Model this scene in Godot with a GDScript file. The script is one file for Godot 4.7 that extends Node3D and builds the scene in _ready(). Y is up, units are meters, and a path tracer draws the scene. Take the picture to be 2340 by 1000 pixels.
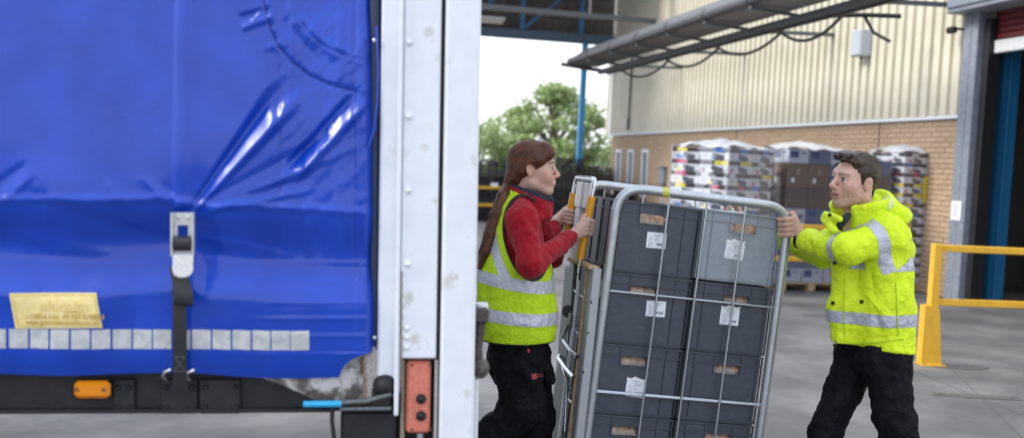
extends Node3D
# ---------------------------------------------------------------- camera model of the photograph (2340 x 1000 pixels)
const F := 2275.0
var CB := Basis.from_euler(Vector3(deg_to_rad(-3.3), 0, deg_to_rad(2.9)))
var CP := Vector3(0, 1.6, 0)
var names := {}
var rng := RandomNumberGenerator.new()
# the warehouse wall: W0 is the foot of the door jamb, WD runs along the wall away from the camera, WN points out of the wall
var W0 := Vector3(6.2, 0, -13.582)
var WD := Vector3(-0.2052, 0, -0.9787)
var WN := Vector3(-0.9787, 0, 0.2052)

func ray(px: float, py: float) -> Vector3:
	return CB * Vector3((px - 1170.0) / F, (500.0 - py) / F, -1.0)

func P(px: float, py: float, d: float) -> Vector3:
	return CP + ray(px, py) * d

func G(px: float, py: float, h := 0.0) -> Vector3:
	var r := ray(px, py)
	return CP + r * ((h - CP.y) / r.y)

func onz(fr: Transform3D, px: float, py: float, z: float) -> Vector3:
	var iv := fr.affine_inverse()
	var c := iv * CP
	var r := iv.basis * ray(px, py)
	return c + r * ((z - c.z) / r.z)

func W(s: float, h: float, o := 0.0) -> Vector3:
	return W0 + WD * s + WN * o + Vector3(0, h, 0)

# ---------------------------------------------------------------- mesh collecting
class MB:
	var v := PackedVector3Array()
	var n := PackedVector3Array()
	var t := PackedVector2Array()
	var c := PackedColorArray()
	var col := Color(1, 1, 1)
	var colored := false

	func tri(a: Vector3, b: Vector3, d: Vector3, na: Vector3, nb: Vector3, nd: Vector3, ta := Vector2.ZERO, tb := Vector2.ZERO, td := Vector2.ZERO) -> void:
		if (b - a).cross(d - a).dot(na + nb + nd) > 0.0:
			v.append(a); v.append(d); v.append(b)
			n.append(na); n.append(nd); n.append(nb)
			t.append(ta); t.append(td); t.append(tb)
		else:
			v.append(a); v.append(b); v.append(d)
			n.append(na); n.append(nb); n.append(nd)
			t.append(ta); t.append(tb); t.append(td)
		if colored:
			c.append(col); c.append(col); c.append(col)

	func quad(a: Vector3, b: Vector3, d: Vector3, e: Vector3, hint: Vector3) -> void:
		var m := (d - a).cross(e - b).normalized()
		if m.dot(hint) < 0.0:
			m = -m
		tri(a, b, d, m, m, m, Vector2(0, 1), Vector2(1, 1), Vector2(1, 0))
		tri(a, d, e, m, m, m, Vector2(0, 1), Vector2(1, 0), Vector2(0, 0))

	# a box with chamfered edges (12 triangles when bev is 0, 44 otherwise)
	func box(x: Transform3D, s: Vector3, bev := 0.0) -> void:
		var h := s * 0.5
		var ax := [Vector3(1, 0, 0), Vector3(0, 1, 0), Vector3(0, 0, 1)]
		for k in 3:
			var u: Vector3 = ax[(k + 1) % 3]
			var w: Vector3 = ax[(k + 2) % 3]
			for sg in [-1.0, 1.0]:
				var m: Vector3 = ax[k] * sg
				var o: Vector3 = m * h[k]
				var a: Vector3 = u * (h[(k + 1) % 3] - bev)
				var b: Vector3 = w * (h[(k + 2) % 3] - bev)
				# u to the right as seen from outside
				var uu: Vector3 = a if sg > 0 else -a
				if k == 1:
					uu = w * (h[(k + 2) % 3] - bev); b = u * (h[(k + 1) % 3] - bev)
				if k == 0:
					uu = -w * (h[2] - bev) * sg; b = u * (h[1] - bev)
				if k == 2:
					uu = u * (h[0] - bev) * sg; b = w * (h[1] - bev)
				quad(x * (o - uu - b), x * (o + uu - b), x * (o + uu + b), x * (o - uu + b), x.basis * m)
		if bev <= 0.0:
			return
		for k in 3:
			var i := (k + 1) % 3
			var j := (k + 2) % 3
			for si in [-1.0, 1.0]:
				for sj in [-1.0, 1.0]:
					var e: Vector3 = ax[k] * (h[k] - bev)
					var a: Vector3 = ax[i] * si * h[i] + ax[j] * sj * (h[j] - bev)
					var b: Vector3 = ax[i] * si * (h[i] - bev) + ax[j] * sj * h[j]
					quad(x * (a - e), x * (a + e), x * (b + e), x * (b - e), x.basis * (ax[i] * si + ax[j] * sj))
		for sx in [-1.0, 1.0]:
			for sy in [-1.0, 1.0]:
				for sz in [-1.0, 1.0]:
					var sv := Vector3(sx, sy, sz)
					var m := (x.basis * sv).normalized()
					var a := Vector3(h.x, h.y - bev, h.z - bev) * sv
					var b := Vector3(h.x - bev, h.y, h.z - bev) * sv
					var d := Vector3(h.x - bev, h.y - bev, h.z) * sv
					tri(x * a, x * b, x * d, m, m, m)

	func bx(at: Vector3, s: Vector3, bev := 0.0, b := Basis()) -> void:
		box(Transform3D(b, at), s, bev)

	# bar of rectangular section from a to b
	func bar(a: Vector3, b: Vector3, wide: float, thick: float, up := Vector3.UP, bev := 0.0) -> void:
		var y := (b - a).normalized()
		var z := up.slide(y).normalized()
		var xx := y.cross(z)
		box(Transform3D(Basis(xx, y, z), (a + b) * 0.5), Vector3(wide, a.distance_to(b), thick), bev)

	func tube(pts: Array, r: float, seg := 8, caps := true, r2 := -1.0, squash := 1.0) -> void:
		var cnt := pts.size()
		var fr: Array = []
		var side := Vector3.ZERO
		for i in cnt:
			var d: Vector3 = (pts[min(i + 1, cnt - 1)] - pts[max(i - 1, 0)]).normalized()
			if i == 0:
				side = d.cross(Vector3.UP if absf(d.y) < 0.9 else Vector3.RIGHT).normalized()
			else:
				side = side.slide(d).normalized()
			fr.append([side, d.cross(side), d])
		for i in cnt - 1:
			var ra := r if r2 < 0 else lerpf(r, r2, float(i) / (cnt - 1))
			var rb := r if r2 < 0 else lerpf(r, r2, float(i + 1) / (cnt - 1))
			for k in seg:
				var a0 := TAU * k / seg
				var a1 := TAU * (k + 1) / seg
				var m00: Vector3 = fr[i][0] * cos(a0) + fr[i][1] * sin(a0) * squash
				var m01: Vector3 = fr[i][0] * cos(a1) + fr[i][1] * sin(a1) * squash
				var m10: Vector3 = fr[i + 1][0] * cos(a0) + fr[i + 1][1] * sin(a0) * squash
				var m11: Vector3 = fr[i + 1][0] * cos(a1) + fr[i + 1][1] * sin(a1) * squash
				var u0 := float(k) / seg
				var u1 := float(k + 1) / seg
				var w0 := float(i) / (cnt - 1)
				var w1 := float(i + 1) / (cnt - 1)
				tri(pts[i] + m00 * ra, pts[i] + m01 * ra, pts[i + 1] + m11 * rb, m00, m01, m11, Vector2(u0, w0), Vector2(u1, w0), Vector2(u1, w1))
				tri(pts[i] + m00 * ra, pts[i + 1] + m11 * rb, pts[i + 1] + m10 * rb, m00, m11, m10, Vector2(u0, w0), Vector2(u1, w1), Vector2(u0, w1))
		if caps:
			for e in [0, cnt - 1]:
				var m: Vector3 = fr[e][2] * (-1.0 if e == 0 else 1.0)
				var rr := r if e == 0 or r2 < 0 else r2
				for k in seg:
					var a0 := TAU * k / seg
					var a1 := TAU * (k + 1) / seg
					tri(pts[e], pts[e] + (fr[e][0] * cos(a0) + fr[e][1] * sin(a0) * squash) * rr, pts[e] + (fr[e][0] * cos(a1) + fr[e][1] * sin(a1) * squash) * rr, m, m, m)

	func dome(at: Vector3, m: Vector3, r: float, high := 0.6, seg := 10, rings := 4) -> void:
		var a := m.cross(Vector3.UP if absf(m.y) < 0.9 else Vector3.RIGHT).normalized()
		var b := m.cross(a)
		for i in rings:
			var p0 := PI / 2 * i / rings
			var p1 := PI / 2 * (i + 1) / rings
			for k in seg:
				var c0 := TAU * k / seg
				var c1 := TAU * (k + 1) / seg
				var d00 := (a * cos(c0) + b * sin(c0)) * cos(p0) + m * sin(p0) * high
				var d01 := (a * cos(c1) + b * sin(c1)) * cos(p0) + m * sin(p0) * high
				var d10 := (a * cos(c0) + b * sin(c0)) * cos(p1) + m * sin(p1) * high
				var d11 := (a * cos(c1) + b * sin(c1)) * cos(p1) + m * sin(p1) * high
				tri(at + d00 * r, at + d01 * r, at + d11 * r, d00.normalized(), d01.normalized(), d11.normalized())
				if i < rings - 1:
					tri(at + d00 * r, at + d11 * r, at + d10 * r, d00.normalized(), d11.normalized(), d10.normalized())

	func ball(at: Vector3, s: Vector3, seg := 12, rings := 8, b := Basis()) -> void:
		for i in rings:
			var p0 := PI * i / rings - PI / 2
			var p1 := PI * (i + 1) / rings - PI / 2
			for k in seg:
				var q: Array = []
				for e in [[p0, k], [p0, k + 1], [p1, k + 1], [p1, k]]:
					var cc: float = TAU * e[1] / seg
					q.append(Vector3(cos(cc) * cos(e[0]), sin(e[0]), sin(cc) * cos(e[0])))
				for w in [[0, 1, 2], [0, 2, 3]]:
					var x0: Vector3 = q[w[0]]; var x1: Vector3 = q[w[1]]; var x2: Vector3 = q[w[2]]
					if x0.is_equal_approx(x1) or x1.is_equal_approx(x2) or x0.is_equal_approx(x2):
						continue
					tri(at + b * (x0 * s), at + b * (x1 * s), at + b * (x2 * s), (b * (x0 / s)).normalized(), (b * (x1 / s)).normalized(), (b * (x2 / s)).normalized())

	# smooth grid: pts[j][i]
	func grid(nx: int, ny: int, pts: PackedVector3Array, hint: Vector3, keep := PackedByteArray()) -> void:
		var nn := PackedVector3Array()
		nn.resize(pts.size())
		for j in ny:
			for i in nx:
				var du := pts[j * nx + mini(i + 1, nx - 1)] - pts[j * nx + maxi(i - 1, 0)]
				var dv := pts[mini(j + 1, ny - 1) * nx + i] - pts[maxi(j - 1, 0) * nx + i]
				var m := du.cross(dv).normalized()
				nn[j * nx + i] = -m if m.dot(hint) < 0 else m
		for j in ny - 1:
			for i in nx - 1:
				if keep.size() and keep[j * nx + i] == 0:
					continue
				var a := j * nx + i
				var u0 := float(i) / (nx - 1)
				var u1 := float(i + 1) / (nx - 1)
				var v0 := float(j) / (ny - 1)
				var v1 := float(j + 1) / (ny - 1)
				tri(pts[a], pts[a + 1], pts[a + nx + 1], nn[a], nn[a + 1], nn[a + nx + 1], Vector2(u0, v0), Vector2(u1, v0), Vector2(u1, v1))
				tri(pts[a], pts[a + nx + 1], pts[a + nx], nn[a], nn[a + nx + 1], nn[a + nx], Vector2(u0, v0), Vector2(u1, v1), Vector2(u0, v1))

	# a flat plate with an outline (in the plane of x, at z = 0) and a thickness
	func plate(x: Transform3D, outline: PackedVector2Array, thick: float) -> void:
		var ids := Geometry2D.triangulate_polygon(outline)
		for s in [1.0, -1.0]:
			var m: Vector3 = x.basis.z.normalized() * s
			for k in range(0, ids.size(), 3):
				var q: Array = []
				for e in 3:
					q.append(x * Vector3(outline[ids[k + e]].x, outline[ids[k + e]].y, thick * 0.5 * s))
				tri(q[0], q[1], q[2], m, m, m)
		var ctr := Vector2.ZERO
		for o in outline:
			ctr += o / outline.size()
		var cw := Geometry2D.is_polygon_clockwise(outline)
		for k in outline.size():
			var a := outline[k]
			var b := outline[(k + 1) % outline.size()]
			var nm := Vector2((b - a).y, -(b - a).x) * (-1.0 if cw else 1.0)
			quad(x * Vector3(a.x, a.y, -thick / 2), x * Vector3(b.x, b.y, -thick / 2), x * Vector3(b.x, b.y, thick / 2), x * Vector3(a.x, a.y, thick / 2), x.basis * Vector3(nm.x, nm.y, 0))

	func mesh(m: Material, xf := Transform3D()) -> ArrayMesh:
		var arr := []
		arr.resize(Mesh.ARRAY_MAX)
		if xf != Transform3D():
			var nb := xf.basis
			for i in v.size():
				v[i] = xf * v[i]
				n[i] = (nb * n[i]).normalized()
		arr[Mesh.ARRAY_VERTEX] = v
		arr[Mesh.ARRAY_NORMAL] = n
		arr[Mesh.ARRAY_TEX_UV] = t
		if c.size():
			arr[Mesh.ARRAY_COLOR] = c
		var am := ArrayMesh.new()
		am.add_surface_from_arrays(Mesh.PRIMITIVE_TRIANGLES, arr)
		am.surface_set_material(0, m)
		return am

# ---------------------------------------------------------------- nodes
func numbered(called: String) -> String:
	names[called] = names.get(called, -1) + 1
	return called if names[called] == 0 else "%s_%03d" % [called, names[called]]

func tag(o: Node, label: String, category := "", group := "", kind := "") -> Node:
	if label: o.set_meta("label", label)
	if category: o.set_meta("category", category)
	if group: o.set_meta("group", group)
	if kind: o.set_meta("kind", kind)
	return o

func thing(called: String, label: String, category: String, xf := Transform3D(), group := "") -> Node3D:
	var o := Node3D.new()
	o.name = numbered(called)
	add_child(o)
	o.transform = xf
	tag(o, label, category, group)
	return o

# part of a thing; b is in the thing's own coordinates unless world is set
func part(called: String, b: MB, m: Material, parent: Node3D, world := false) -> MeshInstance3D:
	var o := MeshInstance3D.new()
	o.name = called
	o.mesh = b.mesh(m, parent.global_transform.affine_inverse() if world else Transform3D())
	parent.add_child(o, true)
	return o

func use(called: String, mesh: Mesh, at: Transform3D, parent: Node3D) -> MeshInstance3D:
	var o := MeshInstance3D.new()
	o.name = called
	o.mesh = mesh
	o.transform = at
	parent.add_child(o, true)
	return o

func struct(called: String, b: MB, m: Material) -> MeshInstance3D:
	var o := MeshInstance3D.new()
	o.name = numbered(called)
	o.mesh = b.mesh(m)
	o.set_meta("kind", "structure")
	add_child(o)
	return o

func copy(o: Node3D, label: String) -> Node3D:
	var base: String = o.name
	if base.length() > 4 and base[-4] == "_":
		base = base.left(-4)
	var r: Node3D = o.duplicate()
	r.name = numbered(base)
	add_child(r)
	r.set_meta("label", label)
	return r

# ---------------------------------------------------------------- materials (colours given as linear reflectance)
func lin(r: float, g: float, b: float) -> Color:
	return Color(r, g, b).linear_to_srgb()

func mat(col: Color, rough := 0.6, metal := 0.0, spec := 0.5) -> StandardMaterial3D:
	var m := StandardMaterial3D.new()
	m.albedo_color = col
	m.roughness = rough
	m.metallic = metal
	m.metallic_specular = spec
	return m

func noise_tex(sd: int, freq: float, cols: Array, offs: Array, size := 512, octaves := 5, kind := FastNoiseLite.TYPE_SIMPLEX_SMOOTH) -> NoiseTexture2D:
	var nz := FastNoiseLite.new()
	nz.seed = sd
	nz.noise_type = kind
	nz.frequency = freq
	nz.fractal_octaves = octaves
	nz.fractal_gain = 0.55
	var gr := Gradient.new()
	gr.offsets = PackedFloat32Array(offs)
	gr.colors = PackedColorArray(cols)
	var tx := NoiseTexture2D.new()
	tx.width = size
	tx.height = size
	tx.seamless = true
	tx.noise = nz
	tx.color_ramp = gr
	return tx

func bump_tex(sd: int, freq: float, strength := 4.0, size := 512, octaves := 4) -> NoiseTexture2D:
	var tx := noise_tex(sd, freq, [Color.BLACK, Color.WHITE], [0.0, 1.0], size, octaves)
	tx.color_ramp = null
	tx.as_normal_map = true
	tx.bump_strength = strength
	return tx

# worn(): a colour broken up by two noise colours over size metres
func worn(a: Color, b: Color, rough: float, size: float, sd: int, freq := 0.02, metal := 0.0, lo := 0.3, hi := 0.7, bump := 0.0, world := true) -> StandardMaterial3D:
	var m := mat(Color.WHITE, rough, metal)
	m.albedo_texture = noise_tex(sd, freq, [a, b], [lo, hi])
	m.uv1_triplanar = true
	m.uv1_world_triplanar = world
	m.uv1_scale = Vector3.ONE / size
	if bump > 0.0:
		m.normal_enabled = true
		m.normal_texture = bump_tex(sd + 50, freq * 2.0, bump)
		m.normal_scale = 1.0
	return m

func text(called: String, s: String, high: float, xf: Transform3D, m: Material, parent: Node3D, thick := 0.0008, font := "Droid Sans") -> MeshInstance3D:
	var tm := TextMesh.new()
	var sf := SystemFont.new()
	sf.font_names = PackedStringArray([font])
	tm.font = sf
	tm.text = s
	tm.font_size = 32
	tm.pixel_size = high / 24.0
	tm.depth = thick
	tm.material = m
	return use(called, tm, xf, parent)

var M := {}

func _ready() -> void:
	rng.seed = 7
	setup_view()
	make_materials()
	build_ground()
	build_warehouse()
	build_canopy()
	build_yard()
	build_truck()
	build_trolley()
	build_pallets()
	build_barriers()
	build_people()

func setup_view() -> void:
	var cam := Camera3D.new()
	cam.name = "camera"
	add_child(cam)
	cam.transform = Transform3D(CB, CP)
	cam.near = 0.05
	cam.far = 400.0
	var at := CameraAttributesPhysical.new()
	at.frustum_focal_length = 35.0
	at.frustum_focus_distance = 4.3
	at.exposure_aperture = 2.0
	cam.attributes = at
	cam.fov = rad_to_deg(2.0 * atan(500.0 / F))
	cam.current = true
	var sm := ProceduralSkyMaterial.new()
	sm.sky_top_color = Color(0.86, 0.9, 0.97)
	sm.sky_horizon_color = Color(0.97, 0.98, 1.0)
	sm.sky_curve = 0.3
	sm.ground_bottom_color = Color(0.4, 0.4, 0.4)
	sm.ground_horizon_color = Color(0.8, 0.82, 0.85)
	sm.sun_angle_max = 1.0
	var sky := Sky.new()
	sky.sky_material = sm
	var env := Environment.new()
	env.background_mode = Environment.BG_SKY
	env.sky = sky
	env.background_energy_multiplier = 0.72
	env.tonemap_mode = Environment.TONE_MAPPER_LINEAR
	env.tonemap_exposure = 2.6
	env.sdfgi_enabled = true
	env.ssao_enabled = true
	env.ssil_enabled = true
	var we := WorldEnvironment.new()
	we.name = "environment"
	we.environment = env
	add_child(we)
	var sun := DirectionalLight3D.new()
	sun.name = "sun"
	add_child(sun)
	sun.light_color = Color(1.0, 0.98, 0.94)
	sun.light_energy = 0.5
	sun.light_angular_distance = 20.0
	sun.shadow_enabled = true
	sun.look_at_from_position(Vector3(-8, 7.0, 1.0), Vector3.ZERO)

func make_materials() -> void:
	M.concrete = worn(lin(0.1, 0.101, 0.107), lin(0.175, 0.175, 0.179), 0.7, 7.0, 3, 0.01, 0.0, 0.25, 0.75, 1.2)
	M.concrete.metallic_specular = 0.4
	M.mortar = worn(lin(0.4, 0.3, 0.21), lin(0.45, 0.34, 0.245), 0.9, 1.5, 4)
	M.bricks = []
	for c in [[0.43, 0.31, 0.212], [0.45, 0.325, 0.222], [0.415, 0.3, 0.205], [0.465, 0.34, 0.235]]:
		M.bricks.append(worn(lin(c[0], c[1], c[2]), lin(c[0] * 1.16, c[1] * 1.16, c[2] * 1.15), 0.9, 0.9, 10 + M.bricks.size(), 0.03))
	M.cladding = worn(lin(0.6, 0.565, 0.455), lin(0.65, 0.615, 0.51), 0.5, 3.0, 21, 0.008)
	M.grey_steel = worn(lin(0.2, 0.23, 0.28), lin(0.26, 0.29, 0.34), 0.45, 1.2, 22, 0.02)
	M.dark_steel = mat(lin(0.1, 0.115, 0.13), 0.5)
	M.galv = worn(lin(0.44, 0.47, 0.5), lin(0.51, 0.54, 0.57), 0.4, 0.6, 23, 0.02, 0.8, 0.35, 0.65)
	M.duct = worn(lin(0.065, 0.068, 0.075), lin(0.1, 0.104, 0.112), 0.5, 1.2, 30, 0.02)
	M.galv_post = worn(lin(0.28, 0.3, 0.32), lin(0.4, 0.42, 0.44), 0.5, 0.12, 35, 0.05, 0.7, 0.35, 0.65)
	M.galv_dull = worn(lin(0.1, 0.12, 0.12), lin(0.17, 0.2, 0.2), 0.45, 0.3, 24, 0.03, 0.5)
	M.wire = mat(lin(0.5, 0.53, 0.57), 0.3, 0.9)
	M.chrome = mat(lin(0.6, 0.62, 0.64), 0.15, 1.0)
	M.white_paint = worn(lin(0.72, 0.76, 0.82), lin(0.78, 0.81, 0.86), 0.35, 0.8, 25, 0.01)
	M.white_paint.albedo_texture = noise_tex(25, 0.012, [lin(0.72, 0.76, 0.82), lin(0.78, 0.81, 0.86), lin(0.5, 0.48, 0.44)], [0.3, 0.74, 0.98], 512, 6)
	M.black = mat(lin(0.012, 0.012, 0.014), 0.55)
	M.rubber = mat(lin(0.02, 0.02, 0.022), 0.7)
	M.chassis = worn(lin(0.008, 0.009, 0.013), lin(0.018, 0.018, 0.022), 0.6, 0.6, 26)
	M.blue_steel = mat(lin(0.04, 0.2, 0.46), 0.45)
	M.deep_blue = mat(lin(0.008, 0.13, 0.3), 0.5)
	M.maroon = mat(lin(0.13, 0.008, 0.012), 0.5)
	M.yellow = worn(lin(0.66, 0.36, 0.02), lin(0.72, 0.41, 0.025), 0.45, 0.9, 27, 0.02)
	M.grip = mat(lin(0.72, 0.34, 0.015), 0.4)
	M.roof_sheet = worn(lin(0.09, 0.085, 0.08), lin(0.14, 0.13, 0.12), 0.8, 2.0, 28)
	M.wood = worn(lin(0.42, 0.28, 0.15), lin(0.55, 0.4, 0.24), 0.8, 0.5, 29)
	M.paper = mat(lin(0.8, 0.81, 0.84), 0.6)
	M.glass = mat(lin(0.05, 0.09, 0.09), 0.08)
	M.film = mat(Color(0.92, 0.95, 1.0, 0.2), 0.12)
	M.film.transparency = BaseMaterial3D.TRANSPARENCY_ALPHA

func build_ground() -> void:
	var b := MB.new()
	b.quad(Vector3(-150, 0, 60), Vector3(150, 0, 60), Vector3(150, 0, -250), Vector3(-150, 0, -250), Vector3.UP)
	struct("ground", b, M.concrete)
	# dried oil and tyre rubber on the slab
	for e in [[2195, 838, 0.32, 0.1], [1905, 722, 0.5, 0.12], [2240, 905, 0.4, 0.09], [1330, 640, 0.6, 0.2]]:
		var o := G(e[0], e[1], 0.004)
		var ol := PackedVector2Array()
		for i in 22:
			var r := rng.randf_range(0.6, 1.0)
			ol.append(Vector2(cos(TAU * i / 22) * e[2] * r, sin(TAU * i / 22) * e[3] * r))
		b = MB.new()
		b.plate(Transform3D(Basis(Vector3.RIGHT, -PI / 2), o), ol, 0.001)
		struct("oil_stain", b, worn(lin(0.075, 0.074, 0.074), lin(0.13, 0.13, 0.132), 0.55, 0.5, 36, 0.03))

# ---------------------------------------------------------------- warehouse
const WALL_END := 16.4

func build_warehouse() -> void:
	var wb := Basis(WD, Vector3.UP, WD.cross(Vector3.UP))   # local x along the wall, y up, z into/out of it
	if wb.z.dot(WN) < 0.0:
		wb = Basis(-WD, Vector3.UP, (-WD).cross(Vector3.UP))
	# local frame: x towards the camera along the wall, y up, z out of the wall
	var t := thing("warehouse", "long warehouse with tan brick base, cream ribbed cladding and grey framed loading door", "building", Transform3D(wb, W0))
	var b := MB.new()
	# brick backing (mortar plane) with three window openings left in it
	var wins := [[15.85, 15.35], [14.75, 14.25], [13.55, 13.05]]
	var xs := [0.0]
	for w in [wins[2], wins[1], wins[0]]:
		xs.append(w[1]); xs.append(w[0])
	xs.append(WALL_END)
	for i in range(0, xs.size() - 1):
		var x0: float = xs[i]
		var x1: float = xs[i + 1]
		if i % 2 == 0:
			b.bx(Vector3(-(x0 + x1) / 2, 1.25, -0.13), Vector3(x1 - x0, 2.5, 0.24))
		else:
			b.bx(Vector3(-(x0 + x1) / 2, 0.4, -0.13), Vector3(x1 - x0, 0.8, 0.24))
			b.bx(Vector3(-(x0 + x1) / 2, 2.3, -0.13), Vector3(x1 - x0, 0.4, 0.24))
	b.bx(Vector3(-WALL_END + 0.115, 1.25, -6.25), Vector3(0.23, 2.5, 12.0))
	var wall := part("wall", b, M.mortar, t)
	# bricks: one by one where they show largest, joined beyond
	var bm: Array = []
	for m in M.bricks:
		var q := MB.new()
		q.bx(Vector3.ZERO, Vector3(0.215, 0.065, 0.02), 0.003)
		bm.append(q.mesh(m))
	var rest: Array = [[], [], [], []]
	var rows := 33
	var single := 0
	for k in 73:
		for j in rows:
			var s := 0.115 + k * 0.225 + (0.1125 if j % 2 else 0.0)
			var y := 0.0425 + j * 0.075
			if s > WALL_END - 0.1 or y > 2.46:
				continue
			var skip := false
			for w in wins:
				if s > w[1] - 0.11 and s < w[0] + 0.11 and y > 0.75 and y < 2.15:
					skip = true
			if absf(s - 2.02) < 0.1 or absf(s - 8.4) < 0.1 or absf(s - 5.2) < 0.1:
				pass
			if skip:
				continue
			var kind := rng.randi() % 4
			var xf := Transform3D(Basis(), Vector3(-s, y, rng.randf_range(-0.003, 0.002)))
			if single < 300:
				use("brick", bm[kind], xf, wall)
				single += 1
			else:
				rest[kind].append(xf)
	for kind in 4:
		var mm := MultiMesh.new()
		mm.transform_format = MultiMesh.TRANSFORM_3D
		mm.mesh = bm[kind]
		mm.instance_count = rest[kind].size()
		for i in rest[kind].size():
			mm.set_instance_transform(i, rest[kind][i])
		var mi := MultiMeshInstance3D.new()
		mi.name = "brickwork"
		mi.multimesh = mm
		mi.set_meta("kind", "stuff")
		wall.add_child(mi, true)
	# movement joints
	for s in [2.25, 7.6]:
		var q := MB.new()
		q.bx(Vector3(-s, 1.25, 0.009), Vector3(0.03, 2.48, 0.012))
		part("expansion_joint", q, mat(lin(0.16, 0.12, 0.09), 0.9), wall)
	# windows
	for w in wins:
		var cx: float = -(w[0] + w[1]) / 2
		var fr := MB.new()
		var ww: float = w[0] - w[1]
		for e in [[-ww / 2 + 0.04, 1.45, 0.08, 1.3], [ww / 2 - 0.04, 1.45, 0.08, 1.3]]:
			fr.bx(Vector3(cx + e[0], e[1], -0.02), Vector3(e[2], e[3], 0.1), 0.005)
		fr.bx(Vector3(cx, 2.06, -0.02), Vector3(ww - 0.16, 0.08, 0.1))
		fr.bx(Vector3(cx, 0.84, -0.02), Vector3(ww - 0.16, 0.08, 0.1))
		var win := part("window", fr, M.white_paint, t)
		var pn := MB.new()
		pn.bx(Vector3(cx, 1.45, -0.05), Vector3(ww - 0.16, 1.14, 0.01))
		part("pane", pn, M.glass, win)
	var vent := MB.new()
	vent.bx(Vector3(-11.75, 1.42, 0.06), Vector3(0.32, 0.42, 0.11), 0.02)
	vent.bx(Vector3(-11.75, 1.66, 0.09), Vector3(0.36, 0.03, 0.18), 0.01)
	part("wall_box", vent, M.grey_steel, t)
	# drip flashing between brick and cladding
	var fl := MB.new()
	fl.bx(Vector3(-WALL_END / 2, 2.525, 0.02), Vector3(WALL_END + 0.1, 0.045, 0.12), 0.008)
	part("flashing", fl, M.white_paint, t)
	# ribbed sheets: pitch 0.235 m, four ribs to a sheet
	var pitch := 0.235
	var prof := [[0.0, 0.0], [0.07, 0.0], [0.076, 0.055], [0.2, 0.055], [0.235, 0.0]]
	var sh := MB.new()
	var z0 := 0.02
	for r in 4:
		for e in 4:
			var a := Vector3(-(r * pitch + prof[e][0]), 0, z0 + prof[e][1])
			var c := Vector3(-(r * pitch + prof[e + 1][0]), 0, z0 + prof[e + 1][1])
			var up := Vector3(0, 5.45, 0)
			sh.quad(a, c, c + up, a + up, Vector3(0, 0, 1))
	var sheets: Array = [sh.mesh(M.cladding)]
	for i in 18:
		if i * 0.94 + 0.94 > WALL_END + 0.55:
			break
		use("cladding_sheet", sheets[0], Transform3D(Basis(), Vector3(-i * 0.94 + 0.02, 2.55, 0)), t)
	var back := MB.new()
	back.bx(Vector3(-WALL_END / 2, 5.26, -0.12), Vector3(WALL_END, 5.4, 0.2))
	back.bx(Vector3(-WALL_END + 0.1, 5.26, -6.25), Vector3(0.2, 5.4, 12.0))
	part("upper_wall", back, M.cladding, t)
	var cut := MB.new()
	cut.bx(Vector3(-WALL_END - 0.02, 5.26, 0.03), Vector3(0.09, 5.4, 0.13), 0.01)
	part("corner_flashing", cut, M.white_paint, t)
	# --- loading door: jamb, lintel housing, shutter and what shows inside
	var jb := MB.new()
	jb.bx(Vector3(0.02, 2.0, 0.085), Vector3(0.3, 4.0, 0.17), 0.012)
	jb.bx(Vector3(0.02, 2.0, 0.173), Vector3(0.05, 4.0, 0.012), 0.003)
	part("door_jamb", jb, M.grey_steel, t)
	var jf := MB.new()
	jf.bx(Vector3(0.24, 1.9, -0.02), Vector3(0.1, 3.8, 0.2), 0.01)
	part("door_guide", jf, M.black, t)
	var hd := MB.new()
	hd.bx(Vector3(2.4, 4.25, 0.2), Vector3(5.2, 0.62, 0.44), 0.03)
	hd.bx(Vector3(2.4, 3.92, 0.2), Vector3(5.2, 0.05, 0.4), 0.01)
	part("shutter_housing", hd, M.grey_steel, t)
	var wallov := MB.new()
	wallov.bx(Vector3(2.9, 6.3, -0.1), Vector3(5.8, 3.4, 0.2))
	wallov.bx(Vector3(7.3, 4.0, -0.1), Vector3(5.0, 8.0, 0.2))
	part("front_wall", wallov, M.cladding, t)
	for k in 6:
		var sl := MB.new()
		sl.bx(Vector3(2.5, 3.57 + k * 0.08, -0.04), Vector3(4.4, 0.076, 0.03), 0.012)
		part("shutter_slat", sl, M.maroon, t)
	var br := MB.new()
	br.bx(Vector3(2.5, 3.43, -0.03), Vector3(4.4, 0.17, 0.07), 0.01)
	part("shutter_bottom_bar", br, worn(lin(0.5, 0.52, 0.55), lin(0.62, 0.63, 0.65), 0.4, 0.6, 31), t)
	var bp := MB.new()
	bp.bx(Vector3(0.1, 1.75, -0.4), Vector3(0.3, 3.5, 0.14), 0.01)
	bp.bx(Vector3(0.1, 1.75, -0.315), Vector3(0.34, 3.5, 0.02), 0.003)
	part("blue_column", bp, M.deep_blue, t)
	# notice on the jamb
	var nt := MB.new()
	nt.bx(Vector3(0.02, 1.24, 0.182), Vector3(0.21, 0.26, 0.004))
	var notice := part("notice", nt, M.paper, t)
	var ink := mat(lin(0.12, 0.13, 0.16), 0.7)
	for k in 6:
		var q := MB.new()
		q.bx(Vector3(0.02 - 0.01 * (k % 2), 1.32 - k * 0.03, 0.1845), Vector3(0.15 - 0.03 * (k % 3), 0.008, 0.001))
		part("print_line", q, ink, notice)
	# interior shell
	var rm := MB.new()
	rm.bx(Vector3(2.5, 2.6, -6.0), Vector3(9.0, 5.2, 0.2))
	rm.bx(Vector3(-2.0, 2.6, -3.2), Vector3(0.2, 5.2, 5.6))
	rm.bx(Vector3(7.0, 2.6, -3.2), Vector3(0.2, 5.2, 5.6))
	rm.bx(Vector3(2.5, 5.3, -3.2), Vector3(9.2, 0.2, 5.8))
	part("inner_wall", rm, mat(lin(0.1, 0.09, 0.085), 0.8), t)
	var pn2 := MB.new()
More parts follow.
